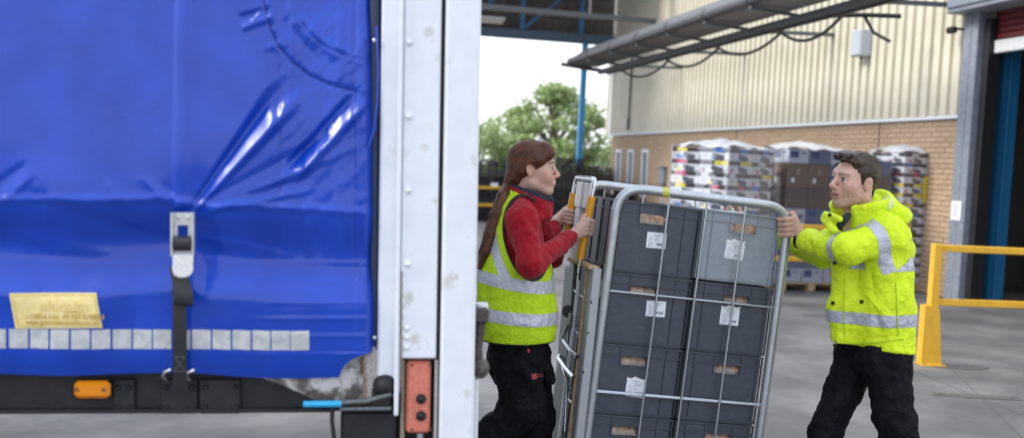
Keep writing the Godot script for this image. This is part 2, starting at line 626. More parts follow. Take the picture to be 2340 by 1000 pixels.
	pn2.bx(Vector3(-0.1, 1.55, -2.2), Vector3(2.4, 3.1, 0.06), 0.01)
	var pan := part("inner_partition", pn2, mat(lin(0.6, 0.55, 0.45), 0.7), t)
	for k in 4:
		var sg := MB.new()
		sg.bx(Vector3(0.67 + 0.19 * (k % 2), 1.42 + 0.2 * (k / 2), -2.165), Vector3(0.15, 0.16, 0.006))
		part("safety_sign", sg, mat(lin(0.03, 0.07, 0.3), 0.5), pan)
		var ic := MB.new()
		ic.dome(Vector3(0.67 + 0.19 * (k % 2), 1.45 + 0.2 * (k / 2), -2.162), Vector3(0, 0, 1), 0.035, 0.1)
		part("pictogram", ic, M.paper, pan)
	var bench := MB.new()
	bench.bx(Vector3(0.95, 0.45, -1.5), Vector3(0.7, 0.9, 0.5), 0.02)
	part("work_cabinet", bench, mat(lin(0.05, 0.045, 0.04), 0.6), t)
	# things fixed to the wall
	var jx := thing("junction_box", "pale grey electrical box on the cream ribbed cladding", "electrical box", Transform3D(wb, W(2.7, 3.78, 0.16)))
	var q2 := MB.new()
	q2.bx(Vector3.ZERO, Vector3(0.3, 0.42, 0.2), 0.012)
	part("case", q2, mat(lin(0.46, 0.5, 0.56), 0.45), jx)
	q2 = MB.new()
	q2.bx(Vector3(0, 0, 0.105), Vector3(0.27, 0.39, 0.012), 0.004)
	part("lid", q2, mat(lin(0.46, 0.5, 0.56), 0.45), jx)
	q2 = MB.new()
	q2.bx(Vector3(0, 0, -0.1), Vector3(0.12, 0.3, 0.05))
	part("bracket", q2, M.dark_steel, jx)
	q2 = MB.new()
	q2.tube([Vector3(0.02, -0.2, 0), Vector3(0.02, -0.26, 0)], 0.02)
	part("cable_gland", q2, M.black, jx)
	var sc := thing("security_camera", "small black camera on the cladding beside the grey door column", "camera", Transform3D(wb, W(0.25, 3.72, 0.05)))
	q2 = MB.new()
	q2.tube([Vector3(0, 0, 0), Vector3(0, 0, 0.16)], 0.018)
	part("arm", q2, M.black, sc)
	q2 = MB.new()
	q2.bx(Vector3(-0.02, -0.02, 0.2), Vector3(0.16, 0.09, 0.09), 0.02)
	part("housing", q2, M.black, sc)
	# hanging conduit at the far end
	var cd := thing("drop_cable", "thin dark cable hanging down the cladding above the brick windows", "cable", Transform3D(wb, W(14.6, 4.4, 0.1)))
	q2 = MB.new()
	q2.tube([Vector3(0, 0.7, 0), Vector3(0.02, 0, 0), Vector3(0, -1.5, 0)], 0.025)
	part("cable", q2, M.dark_steel, cd)
	q2 = MB.new()
	q2.bx(Vector3(0, -1.6, 0), Vector3(0.12, 0.3, 0.1), 0.02)
	part("pull_switch", q2, M.dark_steel, cd)
	build_gantry()

func build_gantry() -> void:
	var g := thing("cable_gantry", "long grey steel cable gantry running overhead along the cream cladding", "gantry", Transform3D(Basis(), W(6, 4.1, 2.0)))
	var end := 12.6
	var b := MB.new()
	var pts: Array = []
	for i in 24:
		pts.append(W(end - i * 0.75, 4.2, 2.4))
	b.tube(pts, 0.085, 14)
	part("duct", b, M.duct, g, true)
	for i in range(1, 10):
		b = MB.new()
		b.tube([W(end - i * 1.75 - 0.06, 4.2, 2.4), W(end - i * 1.75 + 0.06, 4.2, 2.4)], 0.1, 14)
		part("duct_collar", b, M.duct, g, true)
	for i in 9:
		b = MB.new()
		var s0 := end - 0.4 - i * 1.9
		b.quad(W(s0, 4.27, 2.44), W(s0 - 1.88, 4.27, 2.44), W(s0 - 1.88, 4.52, 2.05), W(s0, 4.52, 2.05), WN + Vector3.UP)
		b.quad(W(s0, 4.26, 2.43), W(s0 - 1.88, 4.26, 2.43), W(s0 - 1.88, 4.51, 2.04), W(s0, 4.51, 2.04), -WN - Vector3.UP)
		part("cover_sheet", b, M.duct, g, true)
	b = MB.new()
	b.bar(W(end, 3.98, 1.6), W(-4.5, 3.98, 1.6), 0.1, 0.12, Vector3.UP, 0.01)
	part("rail", b, M.duct, g, true)
	b = MB.new()
	b.bar(W(end - 0.5, 3.91, 1.55), W(-4.5, 3.91, 1.55), 0.05, 0.05)
	part("cable_bundle", b, M.black, g, true)
	for i in 18:
		b = MB.new()
		b.bar(W(end - i * 0.97, 4.115, 2.02), W(end - i * 0.97 - 0.955, 4.115, 2.02), 0.7, 0.02, Vector3.UP)
		part("tray_sheet", b, worn(lin(0.13, 0.135, 0.14), lin(0.18, 0.185, 0.19), 0.6, 1.0, 33) if i == 0 else M.tray, g, true)
		if i == 0:
			M.tray = g.get_node("tray_sheet").mesh.surface_get_material(0)
	for i in 10:
		b = MB.new()
		b.bar(W(end - 0.1 - i * 1.75, 4.07, 2.45), W(end - 0.1 - i * 1.75, 4.0, 1.5), 0.06, 0.05)
		part("cross_bar", b, M.dark_steel, g, true)
	for i in 5:
		b = MB.new()
		b.bar(W(end - 1.8 - i * 3.5, 4.0, 1.6), W(end - 1.8 - i * 3.5, 4.05, 0.0), 0.06, 0.06)
		part("wall_bracket", b, M.dark_steel, g, true)
	b = MB.new()
	b.bar(W(end + 0.02, 4.12, 2.62), W(end + 0.02, 4.02, 1.5), 0.08, 0.1)
	part("end_bar", b, M.dark_steel, g, true)
	# sagging cables between the rail and the wall
	var runs := [[11.0, 8.0], [8.0, 5.4], [5.4, 2.9], [2.9, 1.1]]
	for e in runs:
		var c := thing("sagging_cable", "black cable sagging in a loop below the grey overhead gantry", "cable", Transform3D(Basis(), W(e[0], 3.9, 1.5)), "cables looped under the gantry")
		b = MB.new()
		pts = []
		for i in 17:
			var u := i / 16.0
			pts.append(W(lerpf(e[0], e[1], u), 3.9 - 0.24 * 4 * u * (1 - u) - 0.0 * u, lerpf(1.5, 1.45, u)))
		b.tube(pts, 0.026, 7)
		part("cable", b, M.black, c, true)
	var c2 := thing("sagging_cable", "black cable end bent down from the wall bracket near the loading door", "cable", Transform3D(Basis(), W(1.3, 3.9, 0.8)), "cables looped under the gantry")
	b = MB.new()
	b.tube([W(1.5, 3.96, 1.5), W(1.2, 3.97, 1.0), W(0.95, 3.95, 0.6)], 0.035, 7)
	b.tube([W(1.25, 3.96, 1.0), W(1.15, 3.72, 0.9), W(0.95, 3.58, 0.75)], 0.025, 7)
	part("cable", b, M.black, c2, true)

# ---------------------------------------------------------------- canopy over the yard's far end
func build_canopy() -> void:
	var c := thing("loading_canopy", "dark sheeted canopy roof on blue steel trusses at the yard's far end", "canopy", Transform3D(Basis(), W(16.0, 5.4, 4.0)))
	var b := MB.new()
	var far := 16.35
	var near := 11.5
	var roof_near := 12.6
	# fascia beam
	b.bar(W(far, 5.27, 0.02), W(far, 5.27, 14.0), 0.3, 0.26, Vector3.UP, 0.02)
	part("fascia_beam", b, worn(lin(0.06, 0.11, 0.17), lin(0.09, 0.15, 0.22), 0.5, 1.0, 41), c, true)
	for i in 12:
		b = MB.new()
		b.bar(W(far + 0.1, 7.0, 0.3 + i * 1.15 + 0.565), W(roof_near, 7.0, 0.3 + i * 1.15 + 0.565), 1.13, 0.05, Vector3.UP)
		part("roof_sheet", b, M.roof_sheet, c, true)
	# gable cladding behind the truss
	for i in 16:
		b = MB.new()
		b.bar(W(far + 0.25 + 0.03 * (i % 2), 5.3, 0.35 + i * 0.86), W(far + 0.25 + 0.03 * (i % 2), 7.0, 0.35 + i * 0.86), 0.9, 0.025, WD)
		part("gable_sheet", b, M.roof_sheet, c, true)
	for tr in [far - 0.25, near + 0.3]:
		b = MB.new()
		b.bar(W(tr, 6.85, 0.2), W(tr, 6.85, 14.0), 0.14, 0.16)
		if tr < 15:
			b.bar(W(tr, 6.05, 0.2), W(tr, 6.05, 14.0), 0.16, 0.16)
		part("truss_chord", b, M.dark_steel if tr < 15 else M.blue_steel, c, true)
		for i in 7:
			var o := 1.2 + i * 1.75
			b = MB.new()
			b.bar(W(tr, 5.38 if tr > 15 else 6.1, o), W(tr, 6.85, o), 0.1, 0.1, WD)
			part("truss_post", b, M.blue_steel, c, true)
			b = MB.new()
			b.bar(W(tr, 5.42 if tr > 15 else 6.1, o + 1.7), W(tr, 6.8, o + 0.1), 0.07, 0.07, WD)
			part("truss_brace", b, M.blue_steel, c, true)
	for i in 5:
		b = MB.new()
		b.bar(W(near, 6.93, 1.0 + i * 2.8), W(far, 6.93, 1.0 + i * 2.8), 0.1, 0.1)
		part("purlin", b, M.dark_steel, c, true)
	for o in [0.98, 13.6]:
		b = MB.new()
		b.bar(W(far, 0.0, o), W(far, 5.14, o), 0.16, 0.16, WD, 0.01)
		part("column", b, mat(lin(0.05, 0.3, 0.62), 0.4), c, true)
	var p := thing("roof_pipe", "pale pipe slung under the dark canopy roof", "pipe", Transform3D(Basis(), W(14.5, 5.6, 3.0)))
	b = MB.new()
	b.tube([W(14.2, 5.62, 1.2), W(14.2, 5.66, 12.0)], 0.07, 10)
	part("pipe", b, mat(lin(0.5, 0.47, 0.45), 0.5), p, true)
	for o in [1.5, 6.0]:
		b = MB.new()
		b.tube([W(14.2, 5.62, o), W(14.2, 6.95, o)], 0.035, 8)
		part("hanger", b, mat(lin(0.5, 0.5, 0.52), 0.5), p, true)
	var p2 := thing("roof_pipe", "dark blue steel tie running from the canopy to the cream cladding", "pipe", Transform3D(Basis(), W(13, 5.6, 3.0)))
	b = MB.new()
	b.bar(W(12.9, 5.42, 0.05), W(12.9, 5.5, 12.0), 0.09, 0.12)
	part("tie_beam", b, M.dark_steel, p2, true)
	var lf := thing("strip_light", "pale fluorescent strip light under the canopy roof", "light fitting", Transform3D(Basis(), W(17.5, 5.7, 4.6)))
	b = MB.new()
	b.bar(W(15.9, 5.5, 3.55), W(15.9, 5.5, 5.2), 0.14, 0.1, Vector3.UP, 0.02)
	part("diffuser", b, mat(lin(0.75, 0.72, 0.62), 0.4), lf, true)
	b = MB.new()
	b.bar(W(15.9, 5.6, 3.5), W(15.9, 5.6, 5.25), 0.1, 0.08)
	b.bar(W(15.9, 5.62, 4.4), W(15.9, 6.9, 4.4), 0.03, 0.03, WD)
	part("case", b, M.paper, lf, true)

# ---------------------------------------------------------------- the yard: black crates, tree, hedge
func leafy(b: MB, ctr: Vector3, rad: Vector3, cnt: int, size: float, cols: Array) -> void:
	b.colored = true
	for i in cnt:
		var d := Vector3(rng.randfn(), rng.randfn(), rng.randfn()).normalized()
		var p := ctr + d * rad * pow(rng.randf(), 0.4)
		var a := Vector3(rng.randfn(), rng.randfn(), rng.randfn()).normalized()
		var u := a.cross(Vector3(rng.randfn(), rng.randfn(), rng.randfn())).normalized()
		var w := a.cross(u)
		var s := size * rng.randf_range(0.6, 1.3)
		var m := (a + d * 0.8).normalized()
		b.col = cols[rng.randi() % cols.size()]
		b.tri(p - u * s, p + w * s * 0.55, p - w * s * 0.55, m, m, m)
		b.tri(p + u * s, p + w * s * 0.55, p - w * s * 0.55, m, m, m)

func build_yard() -> void:
	var leaf := mat(Color.WHITE, 0.6)
	leaf.vertex_color_use_as_albedo = true
	leaf.backlight_enabled = true
	leaf.backlight = lin(0.5, 0.6, 0.3)
	var greens := [Color(0.36, 0.46, 0.22), Color(0.42, 0.5, 0.26), Color(0.46, 0.53, 0.3), Color(0.3, 0.4, 0.18)]
	var bark := worn(lin(0.1, 0.08, 0.06), lin(0.16, 0.13, 0.1), 0.9, 0.6, 51)
	var base := G(1256, 452)
	var t := thing("tree", "broad leafy green tree standing beyond the blue canopy column", "tree", Transform3D(Basis(), base))
	var b := MB.new()
	b.tube([Vector3(0, 0, 0), Vector3(0.1, 1.2, 0), Vector3(-0.05, 2.4, 0.1), Vector3(0.1, 4.2, 0)], 0.24, 9, true, 0.08)
	var crown := MB.new()
	for i in 84:
		var ang := rng.randf() * TAU
		var hgt := rng.randf_range(0.9, 4.9)
		var reach := rng.randf_range(0.3, 1.0) * (3.3 if hgt < 3.4 else lerpf(2.6, 0.6, (hgt - 3.4) / 1.5))
		var tip := Vector3(cos(ang) * reach, hgt, sin(ang) * reach)
		b.tube([Vector3(0.05, maxf(0.6, hgt * 0.6), 0), tip * Vector3(0.5, 0.88, 0.5), tip], 0.05, 5, true, 0.012)
		leafy(crown, tip, Vector3(0.7, 0.5, 0.7) * rng.randf_range(0.45, 1.25), 135, 0.12, greens)
	part("trunk", b, bark, t)
	part("crown", crown, leaf, t)
	var hz := [[1118, 452, 2.7, "rounded green shrub behind the black crates beside the lorry"], [1165, 450, 2.2, "low green shrub filling the gap under the leafy tree"], [1352, 452, 2.6, "green shrub between the blue column and the brick corner"], [1060, 450, 3.0, "large green shrub at the yard edge behind the lorry"]]
	for e in hz:
		var s := thing("shrub", e[3], "shrub", Transform3D(Basis(), G(e[0], e[1]) + Vector3(0, 0, 0)), "shrubs along the yard edge")
		b = MB.new()
		crown = MB.new()
		for i in 16:
			var tip := Vector3(rng.randf_range(-1.2, 1.2), rng.randf_range(0.4, e[2]), rng.randf_range(-0.9, 0.9))
			b.tube([Vector3(tip.x * 0.1, 0, tip.z * 0.1), tip], 0.03, 5, true, 0.01)
			leafy(crown, tip, Vector3(0.55, 0.45, 0.55), 150, 0.11, greens)
		part("stem", b, bark, s)
		part("crown", crown, leaf, s)
	# stacks of black plastic crates
	var bk := mat(lin(0.012, 0.013, 0.016), 0.42)
	var cm := MB.new()
	var w := 0.8
	for e in [[-1, 0], [1, 0], [0, -1], [0, 1]]:
		for r in 3:
			cm.bx(Vector3(e[0] * w / 2, 0.035 + r * 0.06, e[1] * w / 2), Vector3(0.02 if e[0] else w, 0.035, 0.02 if e[1] else w), 0.0)
		for k in 3:
			var o := (k - 1) * 0.38
			cm.bx(Vector3(e[0] * w / 2 if e[0] else o, 0.1, e[1] * w / 2 if e[1] else o), Vector3(0.03, 0.19, 0.03))
	cm.bx(Vector3(0, 0.02, 0), Vector3(w, 0.02, w))
	var crate_mesh := cm.mesh(bk)
	var tints := [bk, mat(lin(0.022, 0.024, 0.03), 0.3), mat(lin(0.04, 0.041, 0.046), 0.45), mat(lin(0.016, 0.017, 0.02), 0.25)]
	var spots := [[1085, 500, 8], [1118, 504, 7], [1152, 500, 8], [1186, 503, 7], [1222, 500, 8], [1255, 502, 8], [1288, 500, 9], [1320, 504, 8], [1350, 502, 8], [1378, 500, 7], [1275, 522, 7], [1312, 520, 7], [1346, 518, 7], [1378, 517, 6], [1400, 514, 6]]
	for i in spots.size():
		var e: Array = spots[i]
		var s := thing("crate_stack", "tall stack of black slatted plastic crates in the yard beneath the tree" if i < 10 else "lower stack of black plastic crates in front of the taller crate row", "crate stack", Transform3D(Basis(Vector3.UP, 0.2 + rng.randf_range(-0.05, 0.05)), G(e[0], e[1])), "tall crate stacks in the yard" if i < 10 else "low crate stacks in the yard")
		for k in e[2]:
			var o := use("crate", crate_mesh, Transform3D(Basis(Vector3.UP, rng.randf_range(-0.02, 0.02)), Vector3(0, k * 0.2, 0)), s)
			o.material_override = tints[rng.randi() % 4]
		if i in [1, 4, 7, 11, 13]:
			var lb := MB.new()
			lb.bx(Vector3(0.0, 0.95, w / 2 + 0.025), Vector3(0.2, 0.14, 0.004))
			part("paper_tag", lb, M.paper, s)

# ---------------------------------------------------------------- curtain-sided lorry
var TF := Transform3D(Basis(Vector3.UP, deg_to_rad(6.0)) * Basis(Vector3(0, 0, 1), deg_to_rad(1.7)), Vector3(0, 0, -2.62))
var wr := FastNoiseLite.new()

func T(px: float, py: float, z := 0.0) -> Vector3:
	return onz(TF, px, py, z)

func fold(x: float, y: float, a: Vector2, b: Vector2, w0: float, w1: float, amp: float) -> float:
	# a tensioned fold: dips on its upper side, rises across its middle, falls away below
	var ab := b - a
	var t := ((x - a.x) * ab.x + (y - a.y) * ab.y) / ab.length_squared()
	if t < -0.15 or t > 1.25:
		return 0.0
	var nrm := Vector2(-ab.y, ab.x).normalized()
	if nrm.y < 0.0:
		nrm = -nrm
	var s := (x - a.x) * nrm.x + (y - a.y) * nrm.y
	var w := lerpf(w0, w1, clampf(t, 0, 1))
	var u := s / w
	return amp * (w / w1) * u * (1.0 - smoothstep(0.75, 1.7, absf(u))) * smoothstep(-0.15, 0.08, t) * (1.0 - smoothstep(0.8, 1.25, t))

func ridge(x: float, y: float, a: Vector2, b: Vector2, w: float, amp: float) -> float:
	var ab := b - a
	var t := clampf(((x - a.x) * ab.x + (y - a.y) * ab.y) / ab.length_squared(), 0.0, 1.0)
	var d := Vector2(x, y).distance_to(a + ab * t) / w
	return amp * exp(-d * d) * (1.0 - absf(t - 0.5) * 0.9)

var seam := [Vector2(588, -60), Vector2(600, 10), Vector2(616, 70), Vector2(634, 105), Vector2(665, 140), Vector2(705, 170), Vector2(755, 193), Vector2(812, 208)]

func curtain_h(x: float, y: float) -> float:   # height of the cloth in photo pixels (about 1.15 mm each)
	var h := 0.0
	# broad slack and small unevenness
	h += 13.0 * wr.get_noise_2d(x * 0.2, y * 0.13)
	h += 0.5 * wr.get_noise_2d(x * 1.1 + 300.0, y * 0.9)
	# the cloth leans back towards the top
	h += -0.035 * maxf(0.0, 460.0 - y) - 0.00005 * pow(maxf(0.0, 460.0 - y), 2.0)
	# vertical webbing sleeve
	if y < 500.0:
		var u := (x - 413.0) / 20.0
		if absf(u) < 1.0:
			h += 9.0 * pow(1.0 - u * u, 0.6) * (1.0 - smoothstep(472.0, 486.0, y))
	# horizontal ledge at buckle height, cloth drawn in below it, out again further down
	var lf := 1.0 - smoothstep(560.0, 800.0, x) * 0.45
	var wob := 10.0 * wr.get_noise_2d(x * 0.5, 77.0) + 0.00012 * (x - 200.0) * (x - 200.0) * (1.0 if x > 430 else 0.2)
	var e0 := 462.0 + wob * 0.5 - (8.0 if x < 400 else 0.0)
	h -= 46.0 * lf * smoothstep(e0, e0 + 115.0, y)
	var lo := 575.0 + 10.0 * sin(x * 0.009 + 0.4) + (20.0 * smoothstep(430.0, 470.0, x))
	h += 48.0 * lf * smoothstep(lo, lo + 100.0, y)
	h += 5.0 * exp(-pow((y - e0) / 9.0, 2.0))
	# slack ripple through the drawn-in band
	h += fold(x, y, Vector2(60, 500), Vector2(385, 585), 46, 30, 4.0)
	h += fold(x, y, Vector2(452, 560), Vector2(640, 600), 20, 16, -3.0)
	# strap pinch
	var pd := Vector2((x - 415.0) / 70.0, (y - 520.0) / 110.0).length_squared()
	h -= 15.0 * exp(-pd)
	# hem curling in at the bottom
	h -= 0.0028 * pow(maxf(0.0, y - 790.0), 2.0)
	h += 2.0 * sin(x * 0.012) * smoothstep(640.0, 720.0, y)
	# long folds drawn from the buckle and from the corner
	h += fold(x, y, Vector2(443, 474), Vector2(632, 240), 8, 27, 23.0)
	h += fold(x, y, Vector2(672, 388), Vector2(808, 240), 18, 18, 15.0)
	h += fold(x, y, Vector2(460, 478), Vector2(760, 330), 14, 24, 7.0)
	h += fold(x, y, Vector2(500, 470), Vector2(690, 425), 10, 14, 5.0)
	h += fold(x, y, Vector2(0, 440), Vector2(60, 390), 22, 16, 4.0)
	h += ridge(x, y, Vector2(330, 410), Vector2(398, 478), 10, 4.0)
	h += ridge(x, y, Vector2(250, 430), Vector2(300, 475), 14, 3.0)
	# puckers in the corner panel
	var q := smoothstep(560.0, 660.0, x)
	h += q * 5.0 * wr.get_noise_2d(x * 1.7 + 50.0, y * 0.14) * (1.0 - smoothstep(560.0, 620.0, y))
	h += q * 2.6 * wr.get_noise_2d((x + y) * 1.2, (x - y) * 0.35) * (1.0 - smoothstep(440.0, 600.0, y))
	h += ridge(x, y, Vector2(690, 40), Vector2(760, 120), 12, 6.0) - ridge(x, y, Vector2(650, 50), Vector2(715, 130), 13, 6.0)
	h += ridge(x, y, Vector2(740, 90), Vector2(808, 125), 10, 5.0)
	h += fold(x, y, Vector2(548, 48), Vector2(612, 25), 14, 11, 6.0)
	h += ridge(x, y, Vector2(575, 40), Vector2(600, 15), 6, 4.0)
	h += ridge(x, y, Vector2(605, 108), Vector2(632, 96), 8, 5.0)
	# curved seam of the sewn patch: a groove with gathers beside it
	var dmin := 1e9
	var side := 0.0
	var along := 0.0
	for k in seam.size() - 1:
		var a: Vector2 = seam[k]
		var ab: Vector2 = seam[k + 1] - a
		var t := clampf(((x - a.x) * ab.x + (y - a.y) * ab.y) / ab.length_squared(), 0.0, 1.0)
		var d := Vector2(x, y).distance_to(a + ab * t)
		if d < dmin:
			dmin = d
			side = signf((x - a.x) * ab.y - (y - a.y) * ab.x)
			along = k * 60.0 + t * ab.length()
	if dmin < 70.0:
		h -= 3.0 * exp(-pow(dmin / 4.0, 2.0))
		h += 3.0 * exp(-dmin / 18.0) * wr.get_noise_2d(along * 3.2, dmin * 0.4)
		if side > 0:
			h += 2.2 * (1.0 - exp(-dmin / 14.0))
	# vertical seams near the edge
	h -= 3.5 * exp(-pow((x - 809.0) / 3.0, 2.0)) * (1.0 - smoothstep(620.0, 690.0, y) * 0.6)
	h += 3.0 * smoothstep(804.0, 816.0, x)
	h -= 2.2 * exp(-pow((x - 634.0) / 5.0, 2.0)) * (1.0 - smoothstep(560.0, 620.0, y)) * smoothstep(100.0, 160.0, y)
	h -= 1.6 * exp(-pow((x - 690.0) / 4.0, 2.0)) * smoothstep(300.0, 380.0, y) * (1.0 - smoothstep(560.0, 620.0, y))
	# welded strips in the lower corner
	for wy in [598.0, 640.0, 683.0, 721.0, 761.0, 802.0]:
		if absf(y - wy) < 14.0:
			var on := smoothstep(455.0 + fmod(wy * 7.0, 160.0), 640.0, x)
			h += on * (1.8 * smoothstep(-3.0, 3.0, y - wy) * (1.0 - smoothstep(3.0, 14.0, y - wy)) - 1.6 * exp(-pow((y - wy) / 2.2, 2.0)))
	# right edge rolls round the tension pole
	h -= 0.05 * pow(maxf(0.0, x - 828.0), 2.0)
	return h

func curtain_bottom(x: float) -> float:
	if x < 775.0:
		return 857.0 + 9.0 * smoothstep(420.0, 760.0, x) + 3.0 * sin(x * 0.013)
	return 867.0 - 62.0 * sqrt(clampf(1.0 - pow((860.0 - x) / 85.0, 2.0), 0.0, 1.0))

func curtain_right(y: float) -> float:
	return 858.0 + 4.0 * exp(-pow((y - 110.0) / 120.0, 2.0)) - 8.0 * exp(-pow((y - 430.0) / 120.0, 2.0)) + 4.0 * smoothstep(650.0, 780.0, y)

func curtain_p(x: float, y: float, lift := 0.0) -> Vector3:
	return T(x, y) + Vector3(0, 0, curtain_h(x, y) * 0.00115 + lift)

func build_truck() -> void:
	wr.seed = 5
	wr.noise_type = FastNoiseLite.TYPE_SIMPLEX_SMOOTH
	wr.frequency = 0.012
	wr.fractal_octaves = 3
	var t := thing("curtain_sided_lorry", "blue curtain-sided lorry trailer with white rear corner posts and strap buckle", "lorry", TF)
	var pvc := mat(Color.WHITE, 0.3, 0.0, 0.34)
	pvc.albedo_texture = noise_tex(61, 0.01, [lin(0.003, 0.046, 0.4), lin(0.006, 0.058, 0.48)], [0.3, 0.75])
	pvc.uv1_triplanar = true
	pvc.uv1_scale = Vector3.ONE / 1.4
	pvc.roughness_texture = noise_tex(62, 0.015, [Color(0.75, 0.75, 0.75), Color(1, 1, 1)], [0.3, 0.7])
	pvc.roughness = 0.36
	pvc.clearcoat_enabled = true
	pvc.clearcoat = 0.55
	pvc.clearcoat_roughness = 0.2
	pvc.normal_enabled = true
	pvc.normal_texture = bump_tex(63, 0.03, 0.6)
	pvc.normal_scale = 0.25
	var xs := PackedFloat32Array()
	for i in 18: xs.append(-4000.0 + i * 219.0)
	var x := -60.0
	while x < 862.0:
		xs.append(x)
		x += 4.4
	var ys := PackedFloat32Array()
	for i in 8: ys.append(-760.0 + i * 87.0)
	var y := -60.0
	while y <= 867.5:
		ys.append(y)
		y += 4.4
	var pts := PackedVector3Array()
	var xl := xs[xs.size() - 1]
	for yy in ys:
		var xr := curtain_right(yy)
		for xx in xs:
			var px := xx
			if xx > 780.0:
				px = 780.0 + (xx - 780.0) * (xr - 780.0) / (xl - 780.0)
			var py := yy
			if yy > 770.0:
				py = 770.0 + (yy - 770.0) * (curtain_bottom(px) - 770.0) / (ys[ys.size() - 1] - 770.0)
			pts.append(curtain_p(px, py))
	var b := MB.new()
	b.grid(xs.size(), ys.size(), pts, Vector3(0, 0, 1))
	var cur := part("curtain", b, pvc, t)
	cur.set_meta("label", "glossy blue plastic curtain with folds and welded seams")
	# stitched seam thread
	b = MB.new()
	var sp: Array = []
	for k in seam.size() - 1:
		for i in 6:
			var s: Vector2 = seam[k].lerp(seam[k + 1], i / 6.0)
			if s.y > -40:
				sp.append(curtain_p(s.x, s.y, 0.001))
	b.tube(sp, 0.0012, 5)
	part("seam", b, mat(lin(0.002, 0.01, 0.1), 0.7), cur)
	# reflective squares
	var refl := worn(lin(0.46, 0.48, 0.5), lin(0.6, 0.61, 0.62), 0.35, 0.3, 64, 0.02, 0.2)
	for e in [[-76, -31], [-28, 12], [19, 62], [67, 110], [115, 158], [163, 206], [210, 252], [257, 299], [303, 346], [349, 390], [394, 434], [438, 481], [485, 527], [531, 573], [577, 618], [621, 663], [665, 707]]:
		var g := PackedVector3Array()
		var tilt := rng.randf_range(-1.2, 1.2)
		for j in 5:
			for i in 5:
				g.append(curtain_p(lerpf(e[0], e[1], i / 4.0), lerpf(751.0, 795.0, j / 4.0) + tilt * (i / 4.0 - 0.5) * 2.0 + e[0] * 0.004, 0.0016))
		b = MB.new()
		b.grid(5, 5, g, Vector3(0, 0, 1))
		part("reflective_square", b, refl, cur)
	# maker's label
	var g2 := PackedVector3Array()
	var cor := [Vector2(22, 669), Vector2(221, 668), Vector2(235, 747), Vector2(34, 750)]
	for j in 9:
		for i in 17:
			var a: Vector2 = cor[0].lerp(cor[1], i / 16.0).lerp(cor[3].lerp(cor[2], i / 16.0), j / 8.0)
			g2.append(curtain_p(a.x, a.y, 0.003))
	b = MB.new()
	b.grid(17, 9, g2, Vector3(0, 0, 1))
	var lab := part("maker_label", b, worn(lin(0.78, 0.62, 0.22), lin(0.84, 0.7, 0.34), 0.4, 0.3, 65), cur)
	lab.set_meta("label", "faded yellow maker's label with telephone and web address")
	var ink := mat(lin(0.5, 0.36, 0.09), 0.6)
	var faint := mat(lin(0.74, 0.59, 0.24), 0.5)
	for e in [["870854 Fax: 01703 870884", 148, 722.5, 0.0125, ink], ["www.greenstarpaulins.co.uk", 142, 735.5, 0.0105, ink], ["alncaim", 147, 699, 0.026, faint], ["TARPAULINS", 170, 711, 0.006, faint]]:
		var at := curtain_p(e[1], e[2], 0.0042)
		var dx := (curtain_p(e[1] + 40, e[2], 0.0042) - curtain_p(e[1] - 40, e[2], 0.0042)).normalized()
		var dy := (curtain_p(e[1], e[2] - 8, 0.0042) - curtain_p(e[1], e[2] + 8, 0.0042)).normalized()
		text("lettering", e[0], e[3], Transform3D(Basis(dx, dy, dx.cross(dy)).orthonormalized(), at), e[4], lab, 0.0016)
	b = MB.new()
	for k in 4:
		var inner: Array = [Vector2(29, 674), Vector2(216, 673), Vector2(229, 742), Vector2(40, 745)]
		var lp: Array = []
		for i in 9:
			var a: Vector2 = inner[k].lerp(inner[(k + 1) % 4], i / 8.0)
			lp.append(curtain_p(a.x, a.y, 0.0032))
		b.tube(lp, 0.0008, 4)
	part("border_line", b, ink, lab)
	# tension pole with eyelets behind the curtain's edge
	b = MB.new()
	b.tube([T(856, -700, -0.045), T(856, 860, -0.045)], 0.016, 10)
	part("tension_pole", b, mat(lin(0.01, 0.02, 0.07), 0.4), t)
	for e in [[856, 93], [855, 771]]:
		b = MB.new()
		b.dome(T(e[0], e[1], -0.012), Vector3(0.5, 0, 0.85).normalized(), 0.008)
		part("eyelet", b, M.chrome, t)
	# loose cord hanging at the edge
	b = MB.new()
	b.tube([T(859, 60, 0.0), T(864, 150, 0.004), T(862, 230, 0.004), T(856, 290, 0.0), T(842, 336, -0.004)], 0.0035, 6)
	part("hem_cord", b, pvc, t)
	build_strap(t)
	build_rear(t)

